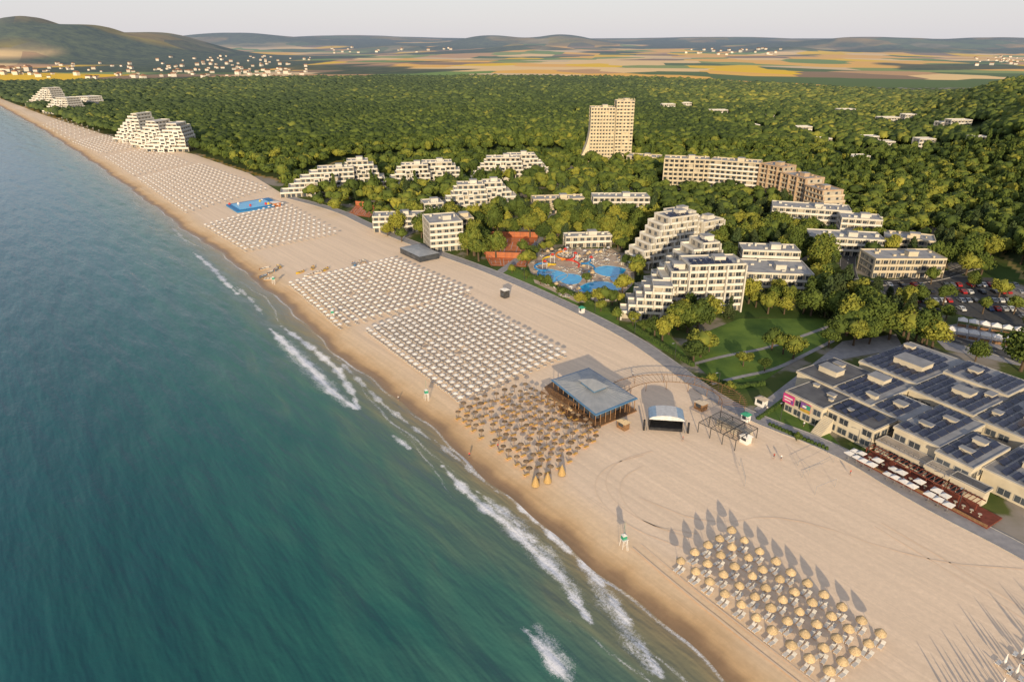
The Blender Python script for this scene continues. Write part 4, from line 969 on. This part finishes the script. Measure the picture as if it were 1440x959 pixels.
def carparts(m):
    prof=[(-2.1,.3),(-2.15,.8),(-1.3,.98),(-.7,1.42),(.8,1.45),(1.5,1.0),(2.1,.82),(2.12,.3)]
    b=MB(); n=len(prof)
    b.addf([(x,-.87,z) for x,z in prof]+[(x,.87,z) for x,z in prof],[tuple(range(n)),tuple(range(n,2*n))[::-1]]+[(i,n+i,n+(i+1)%n,(i+1)%n) for i in range(n)])
    body=b.mesh('body',[m]); b=MB(); w=[(-1.1,1.0),(-.62,1.34),(.72,1.37),(1.25,1.0)]
    for s in(-.885,.885): b.addf([(x,s,z) for x,z in w],[(0,1,2,3)])
    b.addf([(-1.28,-.75,1.02),(-1.28,.75,1.02),(-.76,.72,1.40),(-.76,-.72,1.40)],[(0,1,2,3)]); b.addf([(1.47,-.75,1.05),(1.47,.75,1.05),(.86,.72,1.44),(.86,-.72,1.44)],[(0,1,2,3)])
    gl=b.mesh('window',[M_glass]); return body,gl
b=MB(); b.tube((0,-.1,.32),(0,.1,.32),.32,10); WH=b.mesh('wheel',[M_black])
CC=[('white',(.6,.6,.59)),('silver',(.35,.36,.38)),('black',(.02,.02,.025)),('dark blue',(.02,.05,.15)),('red',(.4,.02,.02)),('grey',(.12,.13,.14))]
CARS=[carparts(mat('car_'+n.replace(' ','_'),c_,tuple(x*.95 for x in c_),1,.25,spec=.6)) for n,c_ in CC]
CARP=[]
def car(x,y,r,z=.06):
    k=random.choice([0,0,1,1,2,3,4,5]); bd,gl=CARS[k]; CARP.append((x,y))
    clone([('body',bd),('window',gl)]+[('wheel',WH,Matrix.Translation((a,c_,0))) for a in(-1.35,1.35) for c_ in(-.82,.82)],'parked_car',TM(x,y,z,r),CC[k][0]+' car parked on asphalt among trees','car','cars in the car park')
for r_,v in enumerate([402,412,424,436,448]):
    p=np.array(G(1250+r_*14,v)); q=np.array(G(1470,v)); d=q-p; l=np.hypot(*d); n_=int(l/2.7)
    for i in range(n_):
        if random.random()<.4 or nz(i*1.,r_*3.,2.3,4)>.4: continue
        w=p+d*i/n_; car(w[0],w[1],math.pi/2+random.choice([0,math.pi])+random.gauss(0,.03))
b=MB(); b.cone(0,0,2.4,3.5,2.3,.05,4,0,math.pi/4); b.cone(0,0,2.1,2.4,2.3,2.3,4,0,math.pi/4); TC=b.mesh('canopy',[M_canv]); b=MB()
for x in(-1.5,1.5):
    for y in(-1.5,1.5): b.tube((x,y,0),(x,y,2.2),.05)
for y in(-1.5,1.5): b.tube((-1.5,y,2.05),(1.5,y,2.05),.04)
for x in(-1.5,1.5): b.tube((x,-1.5,2.05),(x,1.5,2.05),.04)
TP=b.mesh('stall_frame',[M_pole]); b=MB(); b.box(-1.4,1.4,-1.4,-.7,.0,.9); TQ=b.mesh('counter',[M_wood])
for i in range(9):
    for j,(u,v) in enumerate([(1320,468),(1352,458)]):
        p=np.array(G(u,v))+np.array((.83,-.5))*i*3.7
        clone([('canopy',TC),('stall_frame',TP),('counter',TQ)],'market_stall',TM(p[0],p[1],.06,-.54),'white pointed roof market stall on paving','market stall','white market stalls')
print('props',time.time()-T0,len(bpy.data.objects))
def person_mesh(shirt):
    V=[(0,0,.95),(0,0,1.2),(0,.01,1.42),(0,0,1.52),(0,0,1.66),(.11,0,.9),(.13,.12,.5),(.13,.05,.08),(.13,-.12,.03),(-.11,0,.9),(-.12,-.1,.5),(-.13,-.25,.1),(-.13,-.38,.04),(.2,0,1.4),(.26,-.06,1.12),(.25,-.2,.9),(-.2,0,1.4),(-.26,.06,1.12),(-.25,-.05,.88)]
    E=[(0,1),(1,2),(2,3),(3,4),(0,5),(5,6),(6,7),(7,8),(0,9),(9,10),(10,11),(11,12),(2,13),(13,14),(14,15),(2,16),(16,17),(17,18)]
    R=[.14,.13,.15,.06,.11,.09,.06,.045,.04,.09,.06,.045,.04,.06,.045,.035,.06,.045,.035]
    me=bpy.data.meshes.new('p'); me.from_pydata(V,E,[]); o=bpy.data.objects.new('p',me); COL.objects.link(o)
    md=o.modifiers.new('s','SKIN'); o.modifiers.new('b','SUBSURF').levels=1
    for i,r in enumerate(R): me.skin_vertices[0].data[i].radius=(r,r)
    me.skin_vertices[0].data[0].use_root=True
    bpy.context.view_layer.update()
    out=bpy.data.meshes.new_from_object(o.evaluated_get(bpy.context.evaluated_depsgraph_get())); bpy.data.objects.remove(o)
    out.materials.clear(); skin=mat('skin',(.45,.28,.2),None,1,.6)
    for m_ in (skin,shirt,mat('dark_shorts',(.03,.04,.09),None,1,.8),mat('hair',(.04,.025,.015),None,1,.8)): out.materials.append(m_)
    for p in out.polygons:
        z=p.center.z; p.material_index=3 if z>1.66 else 1 if (1.02<z<1.46 and abs(p.center.x)<.24) else 2 if .55<z<=1.02 and abs(p.center.x)<.22 else 0
    return out
PM=[person_mesh(mat('white_shirt',(.7,.7,.7),None,1,.8)),person_mesh(mat('red_shirt',(.5,.06,.05),None,1,.8))]
for i,(u,v) in enumerate([(1098,647),(1088,645),(1078,578),(1195,668),(890,530),(700,630),(560,560),(660,640),(1130,600),(960,620)]):
    x,y=G(u,v); obj('person',PM[i%2],('person in white shirt and dark shorts walking' if i%2==0 else 'person in red shirt and dark shorts walking'),'person',M=TM(x,y,max(gz(x,y),0)+.03 if gz(x,y)>-.1 else gz(x,y)+.03,random.random()*6))
# ---------------- trees
def icos(sub):
    import bmesh
    bm=bmesh.new(); bmesh.ops.create_icosphere(bm,subdivisions=sub,radius=1); me=bpy.data.meshes.new('i'); bm.to_mesh(me); bm.free(); return proto(me)
def leafy(nc,nl,size,seed,shape=(1,1,.8),core=.72,conic=False):
    r=np.random.default_rng(seed)
    co,lv,ls,mi=icos(2)
    th=r.normal(size=(nc,3)); th/=np.linalg.norm(th,axis=1)[:,None]; th[:,2]=np.abs(th[:,2])*1.0-.3
    cc=th*r.uniform(.4,.85,(nc,1)); cr=r.uniform(.2,.42,nc)
    if conic:
        hz_=r.uniform(-.9,.95,nc); a=r.uniform(0,6.28,nc); rr=(1-hz_)*.28+.06; cc=np.stack([rr*np.cos(a),rr*np.sin(a),hz_],1); cr=.16+.14*(1-hz_)
    k=r.integers(0,nc,nl); d=r.normal(size=(nl,3)); d/=np.linalg.norm(d,axis=1)[:,None]
    p=cc[k]+d*(cr[k]*r.uniform(.7,1.12,nl))[:,None]
    nrm=d+r.normal(size=(nl,3))*.5; nrm/=np.linalg.norm(nrm,axis=1)[:,None]
    up=np.tile([0,0,1.],(nl,1))+r.normal(size=(nl,3))*.3; t=np.cross(nrm,up); t/=np.linalg.norm(t,axis=1)[:,None]+1e-6; b_=np.cross(nrm,t)
    sz=(size*r.uniform(.6,1.3,nl))[:,None]
    Q=np.stack([p-t*sz,p-b_*sz*.8,p+t*sz,p+b_*sz*.8],1).reshape(-1,3)
    cv=co.copy(); 
    if conic: hh=cv[:,2]; cv=cv*np.stack([.3*(1.1-hh),.3*(1.1-hh),np.ones_like(hh)*.85],1)
    else: cv=cv*core*(1+.18*np.sin(cv[:,0:1]*7+seed)+.15*np.sin(cv[:,1:2]*6)*np.cos(cv[:,2:3]*7+seed))
    V=np.concatenate([cv,Q])*np.array(shape); 
    LV=np.concatenate([lv,np.arange(nl*4)+len(co)]); LS=np.concatenate([ls,len(lv)+np.arange(nl)*4])
    return V,LV,LS
def tree_mat(name,attr):
    m,nt,bs=newmat(name)
    if attr:
        a=N(nt,'ShaderNodeAttribute'); a.attribute_name='tint'; t=a.outputs['Fac']
    else:
        a=N(nt,'ShaderNodeObjectInfo'); t=a.outputs['Random']
    geo=N(nt,'ShaderNodeNewGeometry'); no=N(nt,'ShaderNodeTexNoise'); no.inputs['Scale'].default_value=.45; no.inputs['Detail'].default_value=3; L(nt,geo.outputs['Position'],no.inputs['Vector'])
    ad=N(nt,'ShaderNodeMath',operation='MULTIPLY_ADD'); L(nt,no.outputs['Fac'],ad.inputs[0]); ad.inputs[1].default_value=.9; L(nt,t,ad.inputs[2])
    mr=N(nt,'ShaderNodeMapRange'); mr.inputs[1].default_value=.2; mr.inputs[2].default_value=1.6; L(nt,ad.outputs[0],mr.inputs[0])
    rp=N(nt,'ShaderNodeValToRGB'); e=rp.color_ramp.elements; e[0].position=0; e[0].color=(.024,.046,.014,1); e[1].position=1; e[1].color=(.31,.29,.045,1)
    x=e.new(.5); x.color=(.105,.14,.028,1)
    L(nt,mr.outputs[0],rp.inputs[0]); out=rp.outputs[0]
    if attr:
        h=N(nt,'ShaderNodeAttribute'); h.attribute_name='haze'; mx=N(nt,'ShaderNodeMix',data_type='RGBA'); L(nt,h.outputs['Fac'],mx.inputs[0]); L(nt,out,mx.inputs[6]); mx.inputs[7].default_value=(.17,.22,.27,1); out=mx.outputs[2]  # distance haze painted into the foliage colour per tree
    L(nt,out,bs.inputs['Base Color']); bs.inputs['Roughness'].default_value=.85; bs.inputs['Specular IOR Level'].default_value=.15
    return m
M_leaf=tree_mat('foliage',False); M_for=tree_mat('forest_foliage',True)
M_pine=mat('pine_foliage',(.03,.055,.02),(.065,.085,.026),.6,.9,rand=.25)
def lm(name,a,m): V,LV,LS=a; return npmesh(name,V,LV,LS,None,[m])
CRN=[lm('crown',leafy(10+i*2,1700,.08,i,(1,1,.8+.07*i),core=.58),M_leaf) for i in range(7)]
PIN=[lm('crown',leafy(40,1300,.075,20+i,(1,1,1),conic=True),M_pine) for i in range(3)]
def trunkm(h=1.):
    b=MB(); b.tube((0,0,0),(.02,.02,.55),.045,7,r2=.03); b.tube((.02,.02,.53),(.0,.0,.95),.03,6,r2=.012)
    for a in(0.3,2.2,4.1,5.2): b.tube((.02,.02,.42+a*.02),(.28*math.cos(a),.28*math.sin(a),.72),.02,5,r2=.008)
    return b.mesh('trunk',[M_trunk])
TRK=trunkm()
NS=[lm('n',leafy(9+i,200,.15,40+i,(1,1,.8+.1*i),core=.66),M_for) for i in range(4)]+[lm('n',leafy(20,160,.16,50+i,(.9,.9,1),conic=True),M_for) for i in range(2)]
def blob(sub,seed,zc=-.35,amp=.12):
    co,lv,ls,mi=icos(sub); r=np.random.default_rng(seed)
    d=1+.2*np.sin(co[:,0]*5+seed)*np.cos(co[:,1]*6+seed)+r.normal(size=len(co))*amp
    v=co*d[:,None]*np.array([1,1,.8]); f=lv.reshape(-1,3); zz=co[f][:,:,2].mean(1); f=f[zz>zc]
    return npmesh('b',v,f.ravel(),np.arange(len(f))*3,None,[M_for])
BL=[blob(2,i,-.2,.17) for i in range(3)]; BF=[blob(1,i,-.2,.2) for i in range(3)]
def footok(x,y,mg=2.5):
    ok=np.ones(x.shape,bool)
    for ox,oy,e1,e2,l,d in FP:
        a=(x-ox)*e1[0]+(y-oy)*e1[1]; b_=(x-ox)*e2[0]+(y-oy)*e2[1]
        ok&=~((a>-mg)&(a<l+mg)&(b_>-mg)&(b_<d+mg))
    for p in NOTREE: ok&=~inpoly(x,y,p)
    return ok
def fill(poly,sp,prob,hr,pc):
    px_=[p[0] for p in poly];py_=[p[1] for p in poly]
    X,Y=np.meshgrid(np.arange(min(px_),max(px_),sp),np.arange(min(py_),max(py_),sp))
    X=X.ravel()+rng.uniform(-.45,.45,X.size)*sp; Y=Y.ravel()+rng.uniform(-.45,.45,Y.size)*sp
    k=inpoly(X,Y,poly)&(rng.random(X.size)<prob); X,Y=X[k],Y[k]
    k=footok(X,Y); X,Y=X[k],Y[k]
    Z=terr(X,Y)[0]; H=rng.uniform(hr[0],hr[1],X.size); K=(rng.random(X.size)<pc).astype(float)
    return np.stack([X,Y,Z,H,H*rng.uniform(.30,.46,X.size),K],1)
def forest(y0,y1,sp,hr,pc):
    xm=y1*1.0
    X,Y=np.meshgrid(np.arange(-xm,xm,sp),np.arange(y0,y1,sp)); X=X.ravel()+rng.uniform(-.48,.48,X.size)*sp; Y=Y.ravel()+rng.uniform(-.48,.48,Y.size)*sp
    k=inpoly(X,Y,FOR)&(np.abs(X)<Y*.92+60); X,Y=X[k],Y[k]
    cl=(nz(X,Y,34,5)+.6*nz(X,Y,80,6)>.62)&(X>80)&(Y<1200)&(rng.random(X.size)<.75); X,Y=X[~cl],Y[~cl]
    k=footok(X,Y,3); X,Y=X[k],Y[k]; Z=terr(X,Y)[0]; H=rng.uniform(hr[0],hr[1],X.size)*(1+.15*nz(X,Y,60,7))
    K=((rng.random(X.size)<pc)&(X>0)).astype(float)
    return np.stack([X,Y,Z,H,np.full(X.size,sp)*rng.uniform(.42,.80,X.size),K],1)
f1=forest(200,620,7.0,(8.5,15.5),.18); f2=forest(620,1100,7.6,(10,15),.06); f3=forest(1100,2150,11,(10.5,15.5),0)
res=fill(PX([(455,298),(520,318),(600,350),(700,386),(745,365),(765,345),(880,345),(905,330),(1060,400),(1150,420),(1185,395),(1240,395),(1330,390),(1440,385),(1440,395),(1400,350),(1330,322),(1240,285),(1190,262),(1100,228),(930,212),(815,226),(700,222),(560,226),(400,262),(400,276),(440,288)]),6.9,.78,(8,15),.14)
r2=fill(PX([(1145,440),(1190,425),(1300,470),(1330,500),(1250,480),(1170,470)]),6.5,.85,(9,15),.2)
r3=fill(PX([(1330,500),(1440,520),(1520,560),(1520,600),(1440,540),(1340,505)]),8,.4,(7,11),.1)
r4=fill(PX([(1300,480),(1220,405),(1300,385),(1440,388),(1520,400),(1520,480),(1330,495)]),10,.5,(6,11),.15)
k=np.array([min((c_[0]-x)**2+(c_[1]-y)**2 for c_ in CARP)>6 for x,y in r4[:,:2]]); r4=r4[k]
r5=fill(PX([(905,476),(945,453),(1000,438),(1040,423),(1150,412),(1165,436),(1130,444),(1040,443),(985,462),(955,492)]),6.,.8,(7.5,12),.06)
r6=fill(PX([(975,512),(985,492),(1000,480),(1012,484),(995,515),(988,528)]),6,.8,(5,9),.05)
r7=fill(PX([(735,372),(760,348),(800,342),(880,343),(905,372),(900,405),(872,438),(800,425),(745,398)]),5.,.9,(5,9),.1)
exp=[]
for u,v,h,k in [(1160,446,14,1),(1172,434,16,1),(1185,424,15,1),(1150,429,14,0),(1180,455,12,0),(1140,444,12,0),
 (985,502,11,0),(975,510,9,0),(1085,492,9,0),(1101,498,8,0),(1045,515,6,0),(1115,505,9,0),(1175,480,10,0),(1190,472,12,0),(1165,488,8,0),(1025,552,4,0),(1000,540,4,0),(1210,474,13,0),(1230,472,14,0),(1250,478,12,0),(1275,482,14,0),(1295,486,13,0),(1310,492,12,0),(1435,522,15,0),(1330,450,7,0),(1200,486,11,0),(1222,484,10,0),
 (890,458,6,0),(905,468,6,0),(868,450,5,0),(875,412,9,0),(1170,600,4,0),(1148,585,3.5,0),(1120,620,2.6,0),(1390,655,4,0),(1435,684,5,0),(1195,610,3,0),(770,402,5,0),(765,340,10,0),(778,330,11,0),(680,350,10,0),(668,360,9,0),(565,340,8,0),(545,332,7,0),(735,358,8,0),(712,330,10,0),(700,326,9,0),(1430,650,4,0),(1075,522,5,0),
 (790,418,5,0),(815,428,5,0),(845,438,5,0),(760,400,5,0),(740,392,4,0),(720,384,4,0),(825,398,5,0),(880,375,6,0)]:
    x,y=G(u,v); exp.append((x,y,0,h,h*random.uniform(.38,.46),k))
allt=np.concatenate([f1,f2,f3,res,r2,r3,r4,r5,r6,r7,np.array(exp)])
dist=np.hypot(allt[:,0],allt[:,1])
dep=allt[:,1]*CP+100*SP; uu=allt[:,0]/dep*960+720
vis=(uu>-40)&(uu<1480)
order=np.argsort(np.where(vis,dist,1e6)); 
isC=allt[:,5]==1
dec=[i for i in order if not isC[i]][:300]; con=[i for i in order if isC[i]][:100]
ind=set(dec)|set(con)
for i in ind:
    x,y,z,h,r,k=allt[i]
    if k: clone([('crown',random.choice(PIN),TM(0,0,h*.55,0,h*.36,h*.5)),('trunk',TRK,TM(0,0,0,0,h*.7))],'conifer_tree',TM(x,y,z-.05,random.random()*6),'dark green conifer among the resort buildings','tree','conifers in the resort')
    else: clone([('crown',random.choice(CRN),TM(0,0,h*.6,0,r*1.15,h*.48)),('trunk',TRK,TM(0,0,0,0,h*.9))],'broadleaf_tree',TM(x,y,z-.05,random.random()*6),'leafy green broadleaf tree with rounded crown','tree','broadleaf trees in the resort')
rest=np.array([i for i in range(len(allt)) if i not in ind]); T=allt[rest]; D=dist[rest]
n=len(T); which=np.where(D<750,np.where(T[:,5]==1,4+rng.integers(0,2,n),rng.integers(0,4,n)),np.where(D<1050,6+rng.integers(0,3,n),9+rng.integers(0,3,n)))
sxy=np.where(T[:,5]==1,T[:,3]*.36,T[:,4]*1.1); sz=np.where(T[:,5]==1,T[:,3]*.5,T[:,3]*.42)
xf=np.stack([T[:,0],T[:,1],T[:,2]+T[:,3]*.58,rng.uniform(0,6.28,n),sxy,sz,which],1)
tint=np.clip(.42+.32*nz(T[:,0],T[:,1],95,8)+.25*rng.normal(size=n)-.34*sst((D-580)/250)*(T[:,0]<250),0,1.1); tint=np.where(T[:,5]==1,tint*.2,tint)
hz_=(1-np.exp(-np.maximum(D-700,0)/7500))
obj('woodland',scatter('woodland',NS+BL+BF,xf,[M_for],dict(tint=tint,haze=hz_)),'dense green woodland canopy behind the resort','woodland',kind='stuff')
print('trees',n,time.time()-T0,len(bpy.data.objects))
def hedge(px,w,h):
    pts=PX(px); b=MB()
    for i in range(len(pts)-1):
        p,q=Vector(pts[i]),Vector(pts[i+1]); m_=max(1,int((q-p).length/1.0))
        for k in range(m_):
            c_=p.lerp(q,(k+.5)/m_); rr=w*random.uniform(.45,.7); b.cone(c_.x,c_.y,.02,h*random.uniform(.7,1.),rr,rr*.6,7)
    obj('hedge',b.mesh('hedge',[M_hedge]),'clipped green hedge beside the path','hedge')
hedge([(985,532),(1040,545),(1075,540)],1.6,1.4); hedge([(1065,590),(1110,562)],1.2,1.1); hedge([(895,462),(940,493),(975,515)],2,1.5); hedge([(720,378),(800,412),(860,440)],2.2,1.6); hedge([(1080,597),(1165,633)],1.2,1.); hedge([(1400,470),(1440,475)],1.5,1.2)
# ---------------- far town houses
b=MB(); b.box(-.5,.5,-.4,.4,-.3,.6); HB=b.mesh('wall',[M_house])
b=MB(); b.addf([(-.55,-.45,.6),(.55,-.45,.6),(.55,.45,.6),(-.55,.45,.6),(-.55,0,.85),(.55,0,.85)],[(0,1,5,4),(2,3,4,5),(0,4,3),(1,2,5)]); HR=b.mesh('roof',[M_tile])
def houses(n,us,vs,lab,sz=(8,15)):
    for i in range(n):
        u=random.uniform(*us); v=random.uniform(*vs); x,y,z=GT(u,v); s=random.uniform(*sz)
        clone([('wall',HB),('roof',HR)],'house',TM(x,y,z,random.random()*3,s,s*random.uniform(.7,1.1)),lab,'house','houses of the distant town')
houses(90,(10,420),(90,112),'small pale house with red tile roof in the distant town')
houses(70,(220,440),(80,106),'small pale house with red tile roof on the far slope')
houses(24,(1370,1440),(80,94),'small pale house with red tile roof on the far slope')
houses(14,(0,60),(98,110),'pale apartment house near the shore',(14,24))
houses(24,(960,1100),(70,78),'small pale house in the far village',(14,22)); houses(18,(420,640),(68,76),'small pale house in the far village',(14,22))
# ---------------- light and camera
EL=math.radians(13.0); SHD_=Vector((.07,1)).normalized()
sd=Vector((SHD_.x*math.cos(EL),SHD_.y*math.cos(EL),-math.sin(EL)))
su=bpy.data.lights.new('sun','SUN'); su.energy=5.0; su.angle=math.radians(.5); su.color=(1,.80,.52)
so=bpy.data.objects.new('sun',su); COL.objects.link(so); so.rotation_euler=sd.to_track_quat('-Z','Y').to_euler(); so.location=(0,-50,200)
w=bpy.data.worlds.new('World'); scene.world=w; w.use_nodes=True; nt=w.node_tree; bg=nt.nodes['Background']
sk=nt.nodes.new('ShaderNodeTexSky'); sk.sky_type='NISHITA'; sk.sun_disc=False; sk.sun_elevation=EL
sk.sun_rotation=math.atan2(-SHD_.x,-SHD_.y); sk.air_density=1.; sk.dust_density=.8; sk.ozone_density=1.
tc=nt.nodes.new('ShaderNodeTexCoord'); sx_=nt.nodes.new('ShaderNodeSeparateXYZ'); nt.links.new(tc.outputs['Generated'],sx_.inputs[0])
mr=nt.nodes.new('ShaderNodeMapRange'); mr.inputs[1].default_value=0.; mr.inputs[2].default_value=.5; mr.inputs[3].default_value=.85; mr.inputs[4].default_value=.35; nt.links.new(sx_.outputs[2],mr.inputs[0])
mx=nt.nodes.new('ShaderNodeMix'); mx.data_type='RGBA'; nt.links.new(mr.outputs[0],mx.inputs[0]); nt.links.new(sk.outputs[0],mx.inputs[6]); mx.inputs[7].default_value=(4.95,4.85,5.3,1)
nt.links.new(mx.outputs[2],bg.inputs[0]); bg.inputs[1].default_value=.145
cam=bpy.data.cameras.new('camera'); cam.sensor_width=36; cam.lens=24; cam.clip_start=1; cam.clip_end=40000
co_=bpy.data.objects.new('camera',cam); COL.objects.link(co_); co_.location=(0,0,CAMH); co_.rotation_euler=(math.pi/2-P,0,0); scene.camera=co_
scene.view_settings.view_transform='Standard'; scene.view_settings.look='None'; scene.view_settings.exposure=0
print('done',time.time()-T0)
